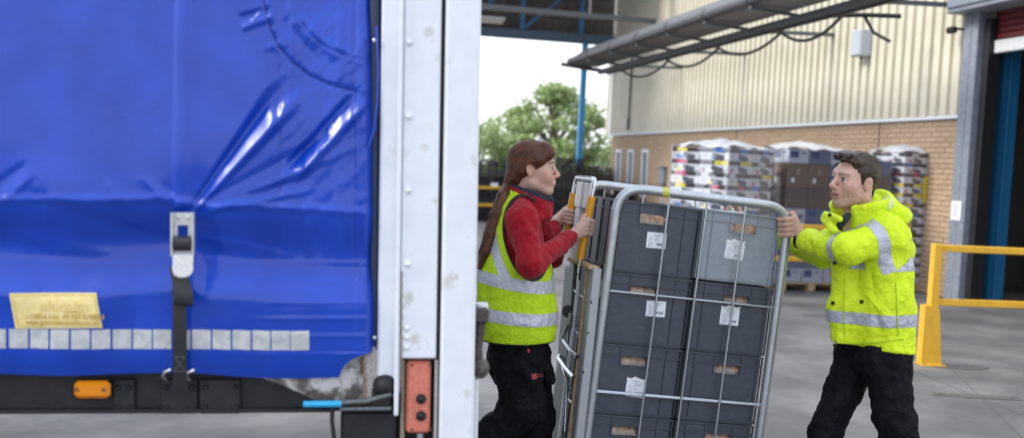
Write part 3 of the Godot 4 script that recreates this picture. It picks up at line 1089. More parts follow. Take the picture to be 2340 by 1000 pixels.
func build_strap(t: Node3D) -> void:
	var web := worn(lin(0.012, 0.014, 0.018), lin(0.024, 0.026, 0.032), 0.7, 0.1, 66, 0.05, 0.0, 0.3, 0.7, 3.0)
	var steel := worn(lin(0.5, 0.5, 0.5), lin(0.66, 0.66, 0.66), 0.38, 0.15, 67, 0.03, 0.7)
	var z := 0.0
	# hanging strap
	var b := MB.new()
	var spine := [Vector3(0, 640, 0.022), Vector3(-1, 690, 0.03), Vector3(0, 740, 0.03), Vector3(0, 800, 0.024), Vector3(0, 850, 0.012), Vector3(0, 900, -0.01)]
	var pp := PackedVector3Array()
	for e in spine:
		for sx in [-16.0, -5.0, 5.0, 16.0]:
			pp.append(T(410 + e.x + sx, e.y, e.z - absf(sx) * 0.00005))
	b.grid(4, spine.size(), pp, Vector3(0, 0, 1))
	var st := part("strap", b, web, t)
	st.set_meta("label", "black webbing strap with steel buckle")
	# loop of webbing
	b = MB.new()
	pp = PackedVector3Array()
	var loop := [[405, 612, 0.03, 20], [412, 640, 0.045, 21], [418, 668, 0.058, 22], [420, 690, 0.06, 21], [418, 698, 0.05, 20], [412, 690, 0.04, 18], [408, 660, 0.034, 16]]
	for e in loop:
		for s in [-1.0, -0.4, 0.4, 1.0]:
			pp.append(T(e[0] + s * e[3], e[1] + s * 2.0, e[2]))
	b.grid(4, loop.size(), pp, Vector3(0, 0, 1))
	part("webbing_loop", b, web, st)
	# stitching cross
	b = MB.new()
	for e in [[397, 815, 422, 847], [422, 815, 397, 847], [397, 815, 422, 815], [397, 847, 422, 847]]:
		b.tube([T(e[0], e[1], 0.0235 - (e[1] - 815) * 0.00035), T(e[2], e[3], 0.0235 - (e[3] - 815) * 0.00035)], 0.0008, 4)
	part("stitching", b, mat(lin(0.15, 0.15, 0.15), 0.8), st)
	# buckle body with an opening, side rails, roller of webbing and lever plate
	b = MB.new()
	var up := (T(415, 485) - T(415, 632)).normalized()
	var rt := (T(440, 560) - T(390, 560)).normalized()
	var bs := Basis(rt, up, rt.cross(up))
	var mm := 1.0 / 878.0
	var pl := func(px: float, py: float, w: float, hh: float, zz: float, th: float, bev: float, mb: MB) -> void:
		mb.box(Transform3D(bs, T(px, py, zz)), Vector3(w * mm, hh * mm, th), bev)
	pl.call(417, 500, 44, 28, 0.03, 0.004, 0.001, b)
	pl.call(400, 540, 10, 54, 0.03, 0.004, 0.001, b)
	pl.call(434, 540, 10, 54, 0.03, 0.004, 0.001, b)
	pl.call(417, 576, 44, 12, 0.03, 0.004, 0.001, b)
	pl.call(393, 535, 5, 96, 0.036, 0.022, 0.001, b)
	pl.call(441, 535, 5, 96, 0.036, 0.022, 0.001, b)
	var bu := part("buckle", b, steel, st)
	b = MB.new()
	for px in [405, 429]:
		b.dome(T(px, 497, 0.032), Vector3(0, 0, 1), 0.0055, 0.7)
	part("rivet", b, steel, bu)
	b = MB.new()
	b.tube([T(398, 556, 0.036), T(437, 556, 0.036)], 0.019, 14)
	part("webbing_roll", b, web, bu)
	b = MB.new()
	var ol := PackedVector2Array()
	for e in [[-22, 24], [22, 24], [22, -12], [16, -22], [5, -26], [-8, -26], [-18, -21], [-22, -10]]:
		ol.append(Vector2(e[0], e[1]) * mm)
	b.plate(Transform3D(bs * Basis(Vector3.RIGHT, -0.12), T(417, 606, 0.052)), ol, 0.004)
	part("lever", b, steel, bu)
	for e in [[378, 852, 0.006], [432, 853, 0.006]]:
		b = MB.new()
		b.tube([T(e[0] + 12, e[1] - 8, e[2]), T(e[0] - 3, e[1] - 2, e[2]), T(e[0] - 7, e[1] + 8, e[2] - 0.01), T(e[0], e[1] + 14, e[2] - 0.02)], 0.004, 6)
		part("hook", b, M.galv, st)

func build_rear(t: Node3D) -> void:
	var b := MB.new()
	var pb := Basis()
	# pillar next to the curtain, riveted panel, rear post
	var bx := func(x0: float, y0: float, x1: float, y1: float, z0: float, z1: float, bev: float, mb: MB) -> void:
		var a := Vector3(T(x0, 500, z1).x, T((x0 + x1) / 2, y1, z1).y, 0)
		var c := Vector3(T(x1, 500, z1).x, T((x0 + x1) / 2, y0, z1).y, 0)
		mb.box(Transform3D(pb, Vector3((a.x + c.x) / 2, (a.y + c.y) / 2, (z0 + z1) / 2)), Vector3(absf(c.x - a.x), absf(c.y - a.y), absf(z1 - z0)), bev)
	bx.call(866, -1400, 916, 905, -0.1, -0.012, 0.006, b)
	var wp: Material = M.white_paint
	part("front_pillar", b, wp, t)
	b = MB.new()
	bx.call(906, -1400, 916, 950, -0.02, 0.012, 0.003, b)
	part("pillar_flange", b, wp, t)
	b = MB.new()
	bx.call(917, -1400, 1001, 819, -0.09, 0.005, 0.004, b)
	part("riveted_panel", b, wp, t)
	b = MB.new()
	bx.call(1001, -1400, 1011, 1300, -0.09, -0.02, 0.0, b)
	part("rubber_seal", b, mat(lin(0.05, 0.042, 0.036), 0.8), t)
	b = MB.new()
	bx.call(1011, -1400, 1091, 1500, -0.11, 0.01, 0.008, b)
	part("rear_post", b, wp, t)
	for yy in [-74, 97, 266, 435, 603, 749, 770, 793]:
		b = MB.new()
		b.dome(T(936 - yy * 0.008, yy, 0.005), Vector3(0, 0, 1), 0.0095 if yy < 700 else 0.008, 0.75, 14, 5)
		part("rivet", b, wp, t)
	# rust and sealant along the panel edge
	b = MB.new()
	var sp: Array = []
	for i in 30:
		sp.append(T(917 + 1.5 * sin(i * 2.3), 620 + i * 9, 0.008))
	b.tube(sp, 0.0022, 5)
	part("rust_line", b, worn(lin(0.16, 0.1, 0.06), lin(0.4, 0.36, 0.3), 0.9, 0.05, 68, 0.05), t)
	# recess with the control box
	b = MB.new()
	bx.call(919, 822, 1009, 1400, -0.2, -0.1, 0.0, b)
	part("recess", b, M.black, t)
	b = MB.new()
	bx.call(921, 822, 931, 1400, -0.09, -0.03, 0.003, b)
	part("recess_edge", b, worn(lin(0.2, 0.13, 0.07), lin(0.5, 0.47, 0.42), 0.8, 0.08, 69, 0.04), t)
	b = MB.new()
	bx.call(999, 822, 1007, 1400, -0.05, -0.01, 0.003, b)
	part("recess_edge", b, worn(lin(0.3, 0.28, 0.26), lin(0.6, 0.6, 0.6), 0.8, 0.08, 70, 0.04), t)
	b = MB.new()
	bx.call(934, 826, 990, 989, -0.09, -0.012, 0.007, b)
	var cb := part("control_box", b, worn(lin(0.62, 0.17, 0.11), lin(0.72, 0.23, 0.16), 0.5, 0.2, 71), t)
	cb.set_meta("label", "faded red control box with two black push buttons")
	for yy in [911, 950]:
		b = MB.new()
		b.tube([T(962, yy, -0.014), T(962, yy, -0.002)], 0.0135, 16)
		b.dome(T(962, yy, -0.002), Vector3(0, 0, 1), 0.0135, 0.5, 16)
		part("push_button", b, M.black, cb)
	for e in [[941, 834], [983, 834], [941, 981], [983, 981]]:
		b = MB.new()
		b.tube([T(e[0], e[1], -0.014), T(e[0], e[1], -0.01)], 0.004, 8)
		part("screw", b, mat(lin(0.12, 0.04, 0.03), 0.6), cb)
	b = MB.new()
	b.tube([T(960, 988, -0.04), T(960, 1080, -0.04)], 0.01, 8)
	part("cable_gland", b, M.galv, cb)
	# body behind: floor, roof, rear wall, far side
	var zc := -1.3
	b = MB.new()
	b.bx(Vector3(-2.6, 1.12, zc), Vector3(4.9, 0.1, 2.3))
	part("load_floor", b, M.chassis, t)
	b = MB.new()
	b.bx(Vector3(-2.6, 3.75, zc), Vector3(5.1, 0.06, 2.5))
	part("roof", b, wp, t)
	b = MB.new()
	b.bx(Vector3(-0.16, 2.35, -1.3), Vector3(0.06, 2.7, 2.2))
	part("rear_door", b, wp, t)
	b = MB.new()
	b.bx(Vector3(-2.6, 2.4, -2.5), Vector3(5.0, 2.7, 0.05))
	part("far_side", b, pvc_far(), t)
	b = MB.new()
	b.bx(Vector3(-5.1, 2.4, -1.3), Vector3(0.06, 2.7, 2.4))
	part("headboard", b, wp, t)
	# chassis rail, outrigger brackets and bolts
	b = MB.new()
	bx.call(-3900, 845, 905, 951, -0.2, -0.07, 0.004, b)
	var ch := part("chassis_rail", b, M.chassis, t)
	for e in [[255, 305], [366, 450], [455, 550]]:
		b = MB.new()
		bx.call(e[0], 866, e[1], 945, -0.07, -0.055, 0.003, b)
		part("bracket", b, M.chassis, ch)
		for q in [[e[0] + 14, 884], [e[0] + 14, 930], [e[1] - 12, 884], [e[1] - 12, 930]]:
			b = MB.new()
			b.dome(T(q[0], q[1], -0.055), Vector3(0, 0, 1), 0.008, 0.7, 8)
			part("bolt", b, M.chassis, ch)
	b = MB.new()
	bx.call(-3900, 944, 760, 954, -0.1, -0.05, 0.002, b)
	part("rail_flange", b, M.chassis, ch)
	# amber side marker
	b = MB.new()
	bx.call(158, 868, 251, 914, -0.07, -0.042, 0.01, b)
	var ml := part("marker_lamp", b, M.black, t)
	b = MB.new()
	bx.call(163, 871, 247, 911, -0.042, -0.022, 0.009, b)
	part("amber_lens", b, worn(lin(0.72, 0.21, 0.006), lin(0.85, 0.3, 0.01), 0.18, 0.06, 72, 0.04), ml)
	for px in [174, 236]:
		b = MB.new()
		b.tube([T(px, 890, -0.024), T(px, 890, -0.019)], 0.0055, 8)
		part("screw", b, mat(lin(0.2, 0.06, 0.005), 0.5), ml)
	# mud-stained valance with a curved lower edge
	b = MB.new()
	var ol := PackedVector2Array()
	for e in [[590, 858], [640, 876], [690, 898], [720, 914], [760, 922], [820, 922], [868, 918], [868, 790], [770, 790], [600, 830]]:
		var p := T(e[0], e[1], -0.03)
		ol.append(Vector2(p.x, p.y))
	b.plate(Transform3D(Basis(), Vector3(0, 0, -0.03)), ol, 0.012)
	var dirty := worn(lin(0.07, 0.062, 0.056), lin(0.5, 0.49, 0.48), 0.75, 0.5, 73, 0.012, 0.0, 0.34, 0.66)
	part("valance", b, dirty, t)
	b = MB.new()
	b.tube([T(832, 800, -0.02), T(834, 912, -0.02)], 0.005, 7)
	part("stay_rod", b, worn(lin(0.2, 0.1, 0.06), lin(0.35, 0.25, 0.2), 0.8, 0.1, 74), t)
	b = MB.new()
	bx.call(838, 805, 868, 915, -0.028, -0.018, 0.002, b)
	part("valance_bracket", b, worn(lin(0.2, 0.17, 0.15), lin(0.5, 0.5, 0.5), 0.7, 0.1, 75, 0.03), t)
	# handle and its bar
	b = MB.new()
	b.tube([T(693, 923, 0.0), T(780, 922, 0.0)], 0.0085, 10)
	part("blue_handle", b, mat(lin(0.03, 0.38, 0.72), 0.35), t)
	b = MB.new()
	b.tube([T(776, 920, -0.002), T(840, 915, -0.004), T(893, 900, -0.006)], 0.007, 8)
	b.tube([T(776, 934, -0.006), T(893, 933, -0.006)], 0.006, 8)
	part("handle_bar", b, M.galv_dull, t)
	b = MB.new()
	b.dome(T(880, 880, -0.02), Vector3(0, 0, 1), 0.034, 0.7, 12)
	bx.call(852, 885, 900, 935, -0.04, -0.014, 0.006, b)
	part("latch", b, M.black, t)
	b = MB.new()
	b.tube([T(760, 926, -0.03), T(758, 960, -0.03), T(764, 1010, -0.035), T(775, 1080, -0.04)], 0.006, 7)
	part("air_line", b, M.rubber, t)
	b = MB.new()
	bx.call(782, 938, 918, 1300, -0.3, -0.05, 0.01, b)
	part("tail_lift_box", b, M.chassis, t)
	# tail lift hinge seen past the rear post
	b = MB.new()
	bx.call(1070, 703, 1122, 740, -0.2, -0.13, 0.008, b)
	b.tube([T(1098, 738, -0.16), T(1090, 800, -0.16), T(1096, 850, -0.16)], 0.014, 8)
	part("lift_arm", b, worn(lin(0.03, 0.028, 0.026), lin(0.1, 0.08, 0.07), 0.6, 0.1, 76), t)
	b = MB.new()
	b.ball(T(1097, 840, -0.16), Vector3(0.027, 0.03, 0.03))
	part("hinge", b, worn(lin(0.03, 0.028, 0.026), lin(0.16, 0.14, 0.13), 0.5, 0.08, 77), t)
	b = MB.new()
	b.tube([T(1100, 692, -0.16), T(1100, 706, -0.16)], 0.02, 10)
	part("hinge_cap", b, wp, t)
	b = MB.new()
	bx.call(1086, 868, 1101, 1400, -0.2, -0.14, 0.003, b)
	part("lift_channel", b, wp, t)
	b = MB.new()
	bx.call(1080, 868, 1087, 1400, -0.16, -0.12, 0.0, b)
	part("rust_strip", b, worn(lin(0.06, 0.04, 0.03), lin(0.3, 0.25, 0.2), 0.8, 0.06, 78, 0.05), t)
	# wheels that carry it, ahead of the frame's edge
	for e in [[-3.7, -0.3], [-3.7, -2.2], [-4.75, -0.3], [-4.75, -2.2]]:
		b = MB.new()
		b.tube([Vector3(e[0], 0.5, e[1] + 0.14), Vector3(e[0], 0.5, e[1] - 0.14)], 0.49, 28)
		var wh := part("wheel", b, M.rubber, t)
		b = MB.new()
		b.tube([Vector3(e[0], 0.5, e[1] + 0.15), Vector3(e[0], 0.5, e[1] - 0.15)], 0.28, 20)
		part("rim", b, M.galv, wh)

func pvc_far() -> StandardMaterial3D:
	return mat(lin(0.01, 0.05, 0.5), 0.4)

# ---------------------------------------------------------------- roll cage trolley with crates
var KF := Transform3D()

func K(px: float, py: float, z := 0.3) -> Vector3:
	return onz(KF, px, py, z)

func Kx(px: float, py: float, x := -0.45) -> Vector3:
	var iv := KF.affine_inverse()
	var c := iv * CP
	var r := iv.basis * ray(px, py)
	return c + r * ((x - c.x) / r.x)

func bend(a: Vector3, c: Vector3, e: Vector3, r: float, n := 7) -> Array:
	# rounded corner at c between a and e
	var o: Array = []
	var d0 := (a - c).normalized()
	var d1 := (e - c).normalized()
	for i in n:
		var t := float(i) / (n - 1)
		o.append((c + d0 * r).lerp(c, t).lerp(c.lerp(c + d1 * r, t), t))
	return o

func build_trolley() -> void:
	var kb := Basis(Vector3.UP, deg_to_rad(10.6)) * Basis(Vector3(0, 0, 1), deg_to_rad(-4.2))
	var m0 := P(1580, 700, 4.42)
	KF = Transform3D(kb, m0 - kb * Vector3(0, 0.97, 0.30))
	var t := thing("roll_cage", "tall galvanised roll cage with yellow grips, tipped back and loaded with grey crates", "roll cage", KF)
	var top := 1.458
	var zs := [0.3, -0.32]
	for zz in zs:
		var b := MB.new()
		var a := Vector3(-0.402, 0.14, zz)
		var e := Vector3(0.406, 0.14, zz)
		var c0 := Vector3(-0.402, top, zz)
		var c1 := Vector3(0.406, top, zz)
		var path: Array = [a]
		path += bend(a, c0, c1, 0.12, 9)
		path += bend(c0, c1, e, 0.12, 9)
		path.append(e)
		b.tube(path, 0.021, 12)
		var fr := part("side_frame", b, M.galv, t)
		for y in [0.27, 0.56, 1.003]:
			if zz < 0 and y == 0.56: continue
			b = MB.new()
			b.tube([Vector3(-0.39, y, zz), Vector3(0.395, y, zz)], 0.0055, 6)
			part("wire", b, M.wire, fr)
		b = MB.new()
		b.tube([Vector3(-0.39, 0.555, zz + 0.001), Vector3(0.395, 0.555, zz + 0.001)], 0.0055, 6)
		part("wire", b, M.wire, fr)
		for x in [-0.168, 0.008, 0.19]:
			b = MB.new()
			b.tube([Vector3(x, 0.2, zz + 0.008), Vector3(x, top - 0.01, zz + 0.008)], 0.0055, 6)
			part("wire", b, M.wire, fr)
		b = MB.new()
		b.tube([Vector3(-0.285, top - 0.06, zz), Vector3(-0.285, top - 0.012, zz)], 0.004, 6)
		part("wire_stub", b, M.wire, fr)
	# a worn yellow sticker round the top tube
	var b := MB.new()
	b.tube([Vector3(-0.205, top, 0.3), Vector3(-0.175, top, 0.3)], 0.0217, 12)
	part("sticker", b, mat(lin(0.6, 0.56, 0.08), 0.5), t)
	# base and castors
	b = MB.new()
	b.bx(Vector3(0, 0.12, -0.01), Vector3(0.86, 0.035, 0.66), 0.004)
	part("base", b, M.galv_dull, t)
	for e in [[-0.36, 0.26], [0.36, 0.26], [-0.36, -0.28], [0.36, -0.28]]:
		b = MB.new()
		b.bx(Vector3(e[0], 0.09, e[1]), Vector3(0.06, 0.04, 0.05))
		var ca := part("castor", b, M.galv_dull, t)
		b = MB.new()
		b.tube([Vector3(e[0], 0.052, e[1] - 0.016), Vector3(e[0], 0.052, e[1] + 0.016)], 0.052, 16)
		part("wheel", b, M.rubber, ca)
	# end gate with uprights, wooden rail, white handle block and yellow grips
	var gx := -0.45
	b = MB.new()
	b.bar(Kx(1318, 1030) , Kx(1362, 612), 0.058, 0.045, Vector3.RIGHT, 0.006)
	var gu := part("gate_upright", b, M.galv_post, t)
	b = MB.new()
	b.bar(Kx(1297, 1030, gx - 0.02), Kx(1343, 612, gx - 0.02), 0.008, 0.012, Vector3.RIGHT)
	part("edge_strip", b, M.wood, gu)
	b = MB.new()
	b.bar(Kx(1272, 1030), Kx(1306, 606), 0.17, 0.02, Vector3.RIGHT, 0.003)
	part("gate_upright", b, M.galv_dull, t)
	b = MB.new()
	b.bar(Kx(1308, 592, gx - 0.01), Kx(1358, 612, gx - 0.01), 0.05, 0.018, Vector3.UP, 0.003)
	part("wooden_rail", b, M.wood, t)
	for e in [[1293, 648, 1338, 682], [1300, 736, 1326, 766], [1290, 900, 1312, 925]]:
		b = MB.new()
		b.tube([Kx(e[0], e[1]), Kx(e[2], e[3])], 0.006, 7)
		part("gate_wire", b, M.wire, t)
	b = MB.new()
	b.bar(Kx(1278, 1000, gx - 0.012), Kx(1323, 640, gx - 0.012), 0.018, 0.014, Vector3.RIGHT, 0.003)
	part("gate_bar", b, M.paper, t)
	# handle bar: an inverted U with grips
	var hp: Array = [Vector3(gx - 0.04, 1.08, 0.135)]
	hp += bend(Vector3(gx - 0.04, 1.08, 0.135), Vector3(gx - 0.015, 1.478, 0.135), Vector3(gx - 0.015, 1.478, -0.21), 0.035, 6)
	hp += bend(Vector3(gx - 0.015, 1.478, 0.135), Vector3(gx - 0.015, 1.478, -0.21), Vector3(gx - 0.04, 1.08, -0.21), 0.035, 6)
	hp.append(Vector3(gx - 0.04, 1.08, -0.21))
	b = MB.new()
	b.tube(hp, 0.0115, 12)
	var ho := part("handle_bar", b, M.chrome, t)
	for zz in [0.135, -0.21]:
		b = MB.new()
		b.tube([Vector3(gx - 0.038, 1.115, zz), Vector3(gx - 0.02, 1.4, zz)], 0.0175, 14)
		part("grip", b, M.grip, ho)
	b = MB.new()
	b.bx(Vector3(gx - 0.012, 1.25, -0.075), Vector3(0.03, 0.34, 0.075), 0.004)
	part("handle_block", b, worn(lin(0.55, 0.56, 0.58), lin(0.75, 0.76, 0.78), 0.5, 0.12, 81, 0.03), t)
	b = MB.new()
	b.bx(Vector3(gx - 0.012, 1.4, -0.1), Vector3(0.04, 0.12, 0.05), 0.004)
	b.bx(Vector3(gx - 0.012, 1.4, -0.045), Vector3(0.042, 0.12, 0.05), 0.004)
	b.bx(Vector3(gx - 0.008, 1.4, 0.015), Vector3(0.03, 0.12, 0.05), 0.004)
	part("handle_cap", b, mat(lin(0.62, 0.63, 0.64), 0.4), t)
	b = MB.new()
	b.bx(Vector3(gx + 0.004, 1.26, 0.0), Vector3(0.02, 0.3, 0.05), 0.003)
	part("handle_stay", b, mat(lin(0.3, 0.36, 0.5), 0.4), t)
	# hinge on the front post
	b = MB.new()
	b.tube([Vector3(-0.425, 1.0, 0.285), Vector3(-0.425, 1.045, 0.285)], 0.012, 10)
	b.bx(Vector3(-0.425, 0.985, 0.285), Vector3(0.026, 0.035, 0.026), 0.004)
	b.tube([Vector3(-0.425, 0.945, 0.285), Vector3(-0.425, 0.97, 0.285)], 0.007, 8)
	part("hinge", b, M.chrome, t)
	# latch levers
	var lx := gx - 0.03
	b = MB.new()
	b.tube([Kx(1299, 711, gx - 0.012), Kx(1299, 711, lx)], 0.03, 12)
	part("pivot", b, M.black, t)
	b = MB.new()
	b.bar(Kx(1305, 716, lx - 0.006), Kx(1300, 752, lx - 0.006), 0.05, 0.012, Vector3.RIGHT, 0.003)
	var lv := part("lever", b, M.galv_dull, t)
	b = MB.new()
	b.tube([Kx(1300, 742, lx - 0.01), Kx(1287, 770, lx - 0.02), Kx(1288, 778, lx - 0.02), Kx(1302, 798, lx - 0.01), Kx(1319, 814, lx)], 0.009, 8)
	part("lever_rod", b, M.chrome, lv)
	b = MB.new()
	b.tube([Kx(1280, 812, lx + 0.01), Kx(1276, 818, lx), Kx(1292, 840, lx), Kx(1311, 862, lx)], 0.011, 8)
	b.tube([Kx(1284, 835, lx), Kx(1296, 866, lx), Kx(1290, 985, lx)], 0.006, 8)
	part("foot_lever", b, M.chrome, t)
	for e in [[1345, 760], [1352, 690], [1334, 850]]:
		b = MB.new()
		b.dome(Kx(e[0], e[1], gx - 0.026), Vector3(-1, 0, 0), 0.007, 0.7, 8)
		part("bolt", b, M.black, t)
	build_crates()

func barcode_label(sd: int) -> StandardMaterial3D:
	var im := Image.create(128, 100, false, Image.FORMAT_RGB8)
	im.fill(Color(0.9, 0.91, 0.94))
	var r := RandomNumberGenerator.new()
	r.seed = sd
	var grey := Color(0.45, 0.46, 0.52)
	var row := func(x0: int, y: int, x1: int, hgt: int, c: Color) -> void:
		var x := x0
		while x < x1:
			var w := r.randi_range(2, 5)
			im.fill_rect(Rect2i(x, y, mini(w, x1 - x), hgt), c)
			x += w + r.randi_range(1, 3)
	row.call(38, 10, 108, 3, grey)
	row.call(54, 20, 96, 5, Color(0.2, 0.2, 0.25))
	for y in [32, 41, 50, 64, 72, 80]:
		row.call(14, y, 14 + r.randi_range(22, 34), 3, grey)
	for y in [32, 41, 50]:
		row.call(50, y, 50 + r.randi_range(20, 36), 3, grey)
	var x := 68
	while x < 112:
		var w := r.randi_range(1, 3)
		im.fill_rect(Rect2i(x, 66, w, 18), Color(0.12, 0.12, 0.16))
		x += w + r.randi_range(1, 3)
	row.call(12, 88, 24, 5, Color(0.2, 0.2, 0.25))
	var m := mat(Color.WHITE, 0.55)
	m.albedo_texture = ImageTexture.create_from_image(im)
	return m

func crate_shape(w: float, h: float, d: float, hx: float, ribs: Array) -> MB:
	var b := MB.new()
	var th := 0.006
	# floor, back and side walls
	b.bx(Vector3(0, 0.006, 0), Vector3(w - 0.02, 0.012, d - 0.02))
	for s in [-1.0, 1.0]:
		b.bx(Vector3(s * (w / 2 - 0.009), h / 2, 0), Vector3(th, h - 0.002, d - 0.03))
		for k in 5:
			b.bx(Vector3(s * (w / 2 - 0.003), h / 2, -d / 2 + 0.03 + k * (d - 0.06) / 4), Vector3(0.006, h - 0.006, 0.006))
		for y in [h - 0.006, h - 0.045, 0.012]:
			b.bx(Vector3(s * (w / 2 - 0.0032), y, 0), Vector3(0.0064, 0.006, d - 0.014))
	b.bx(Vector3(0, h / 2, -d / 2 + 0.009), Vector3(w - 0.024, h - 0.002, th))
	b.bx(Vector3(0, h - 0.006, -d / 2 + 0.0032), Vector3(w, 0.006, 0.0064))
	# front wall round the hand hole
	var z := d / 2 - 0.009
	var hw := 0.122
	var y0 := h - 0.09
	var y1 := h - 0.05
	var e := w / 2 - 0.012
	b.bx(Vector3(0, y0 / 2, z), Vector3(2 * e, y0, th))
	b.bx(Vector3(0, (y1 + h) / 2, z), Vector3(2 * e, h - y1 - 0.001, th))
	for s in [-1.0, 1.0]:
		var inner: float = hx + s * hw / 2
		b.bx(Vector3((s * e + inner) / 2, (y0 + y1) / 2, z), Vector3(absf(s * e - inner), y1 - y0, th))
	# frame of the hand hole
	for s in [-1.0, 1.0]:
		b.bx(Vector3(hx + s * (hw / 2 + 0.002), (y0 + y1) / 2, z + 0.004), Vector3(0.004, y1 - y0 + 0.008, 0.008))
	b.bx(Vector3(hx, y0 - 0.002, z + 0.004), Vector3(hw, 0.004, 0.008))
	# ribs: rim, ledge, verticals
	b.bx(Vector3(0, h - 0.004, z + 0.006), Vector3(w, 0.008, 0.012))
	b.bx(Vector3(0, h - 0.046, z + 0.005), Vector3(w - 0.004, 0.005, 0.009))
	b.bx(Vector3(0, 0.012, z + 0.0045), Vector3(w - 0.02, 0.005, 0.008))
	for x in [-w / 2 + 0.003, w / 2 - 0.003] + ribs:
		b.bx(Vector3(x, h / 2, z + 0.0045), Vector3(0.0045, h - 0.01, 0.009))
	for x in [hx - hw / 2 - 0.004, hx + hw / 2 + 0.006]:
		b.bx(Vector3(x, h - 0.024, z + 0.0045), Vector3(0.004, 0.04, 0.008))
	return b

func build_crates() -> void:
	var w := 0.379
	var h := 0.314
	var d := 0.56
	var dark := worn(lin(0.042, 0.053, 0.072), lin(0.058, 0.07, 0.092), 0.4, 0.5, 82, 0.02, 0.0, 0.3, 0.7, 0.6, false)
	dark.normal_scale = 0.3
	dark.albedo_texture = noise_tex(82, 0.02, [lin(0.05, 0.061, 0.081), lin(0.057, 0.068, 0.09), lin(0.085, 0.097, 0.12)], [0.3, 0.72, 0.96], 512, 6)
	dark.uv1_scale = Vector3(1.0 / 0.6, 1.0 / 0.35, 1.0 / 0.6)
	var pale := worn(lin(0.26, 0.295, 0.34), lin(0.285, 0.32, 0.365), 0.42, 0.5, 83, 0.02, 0.0, 0.3, 0.7, 0.6, false)
	pale.normal_scale = 0.3
	var dm := [crate_shape(w, h, d, -0.028, [0.118]).mesh(dark), crate_shape(w, h, d, 0.022, [-0.135, 0.165]).mesh(dark)]
	var pm := crate_shape(w, h, d, 0.012, [-0.135, 0.165]).mesh(pale)
	var crust := worn(lin(0.4, 0.16, 0.045), lin(0.62, 0.34, 0.13), 0.5, 0.09, 84, 0.04, 0.0, 0.3, 0.7, 0.0, false)
	var bag := mat(Color(0.95, 0.93, 0.9, 0.22), 0.1)
	bag.transparency = BaseMaterial3D.TRANSPARENCY_ALPHA
	var roll := MB.new()
	roll.ball(Vector3.ZERO, Vector3(0.02, 0.026, 0.052), 12, 8)
	var rm := roll.mesh(crust)
	var words := ["topmost", "second", "third", "bottom"]
	for row in 4:
		for col in 2:
			var x := -0.193 if col == 0 else 0.196
			var y := 0.1385 + (3 - row) * (h + 0.0025)
			var lightc := row == 0 and col == 1
			var label := "pale grey plastic crate on top of the roll cage beside the man" if lightc else "dark grey plastic crate in the roll cage, %s of the stack beside the %s" % [words[row], "yellow grips" if col == 0 else "man"]
			var xf := KF * Transform3D(Basis(), Vector3(x + rng.randf_range(-0.002, 0.002), y + (0.006 if lightc else 0.0), rng.randf_range(-0.004, 0.002)))
			var c := thing("crate", label, "crate", xf, "crates in the roll cage")
			use("body", pm if lightc else dm[col], Transform3D(), c)
			# paper label
			var lb := MB.new()
			var ol := Vector2(0.09, 0.07)
			var lx: float = [[0.03, -0.015], [0.04, -0.0], [-0.005, 0.0], [0.0, 0.0]][row][col]
			var ly: float = [[0.155, 0.14], [0.17, 0.165], [0.12, 0.0], [0.12, 0.12]][row][col]
			if row == 0: lx = [0.0, -0.015][col]
			if not (row == 2 and col == 1):
				var ang: float = [0.02, -0.06, 0.03, 0.0, -0.05, 0.0, 0.02, 0.03][row * 2 + col]
				var lz := d / 2 - 0.009 + 0.0036
				var cc := Vector3(lx, ly, lz)
				var ba := Basis(Vector3(0, 0, 1), ang)
				lb.quad(cc + ba * Vector3(-ol.x / 2, -ol.y / 2, 0), cc + ba * Vector3(ol.x / 2, -ol.y / 2, 0), cc + ba * Vector3(ol.x / 2, ol.y / 2, 0), cc + ba * Vector3(-ol.x / 2, ol.y / 2, 0), Vector3(0, 0, 1))
				part("paper_label", lb, barcode_label(90 + row * 2 + col), c)
				if row * 2 + col in [3, 4, 1]:   # torn remains of an older label
					lb = MB.new()
					var q := PackedVector2Array([Vector2(-0.045, 0.0), Vector2(0.0, 0.004), Vector2(0.04, -0.002), Vector2(0.047, 0.02), Vector2(0.03, 0.012), Vector2(0.004, 0.018), Vector2(-0.012, 0.022), Vector2(-0.025, 0.012), Vector2(-0.046, 0.014)])
					lb.plate(Transform3D(ba, cc + Vector3(0, 0.034, 0.0006)), q, 0.0004)
					part("torn_paper", lb, M.paper, c)
			if lightc:   # moulded dots in the lower corner
				lb = MB.new()
				for i in 12:
					for j in 8:
						lb.bx(Vector3(-0.11 + i * 0.009, 0.05 + j * 0.009, d / 2 - 0.0055), Vector3(0.003, 0.003, 0.002))
				var dots := part("moulded_dots", lb, pale, c)
				dots.set_meta("kind", "stuff")
			# bread inside, seen through the hand hole
			var bt := thing("bread_bag", "brown bread rolls inside the pale grey crate" if lightc else "brown bread rolls inside the %s dark crate beside the %s" % [words[row], "yellow grips" if col == 0 else "man"], "bread", xf * Transform3D(Basis(), Vector3(0, 0.013, 0)), "bread bags in the crates")
			var body := MB.new()
			body.bx(Vector3(0, 0.1, -0.02), Vector3(0.32, 0.195, 0.46), 0.04)
			part("loaf_layer", body, crust, bt)
			for k in 6:
				var sc := rng.randf_range(0.9, 1.12)
				use("roll", rm, Transform3D(Basis(Vector3.UP, rng.randf_range(-0.3, 0.3)).scaled(Vector3(1.2 * sc, sc, 1)), Vector3((k - 2.5) * 0.042 + rng.randf_range(-0.005, 0.005), 0.226 + rng.randf_range(-0.004, 0.004), 0.208)), bt)
			var fl := MB.new()
			var g := PackedVector3Array()
			for j in 9:
				for i in 25:
					g.append(Vector3(-0.13 + i * 0.0108, 0.195 + j * 0.0075, 0.264 + rng.randf_range(-0.003, 0.002) - 0.0003 * j * j))
			fl.grid(25, 9, g, Vector3(0, 0, 1))
			part("film", fl, bag, bt)
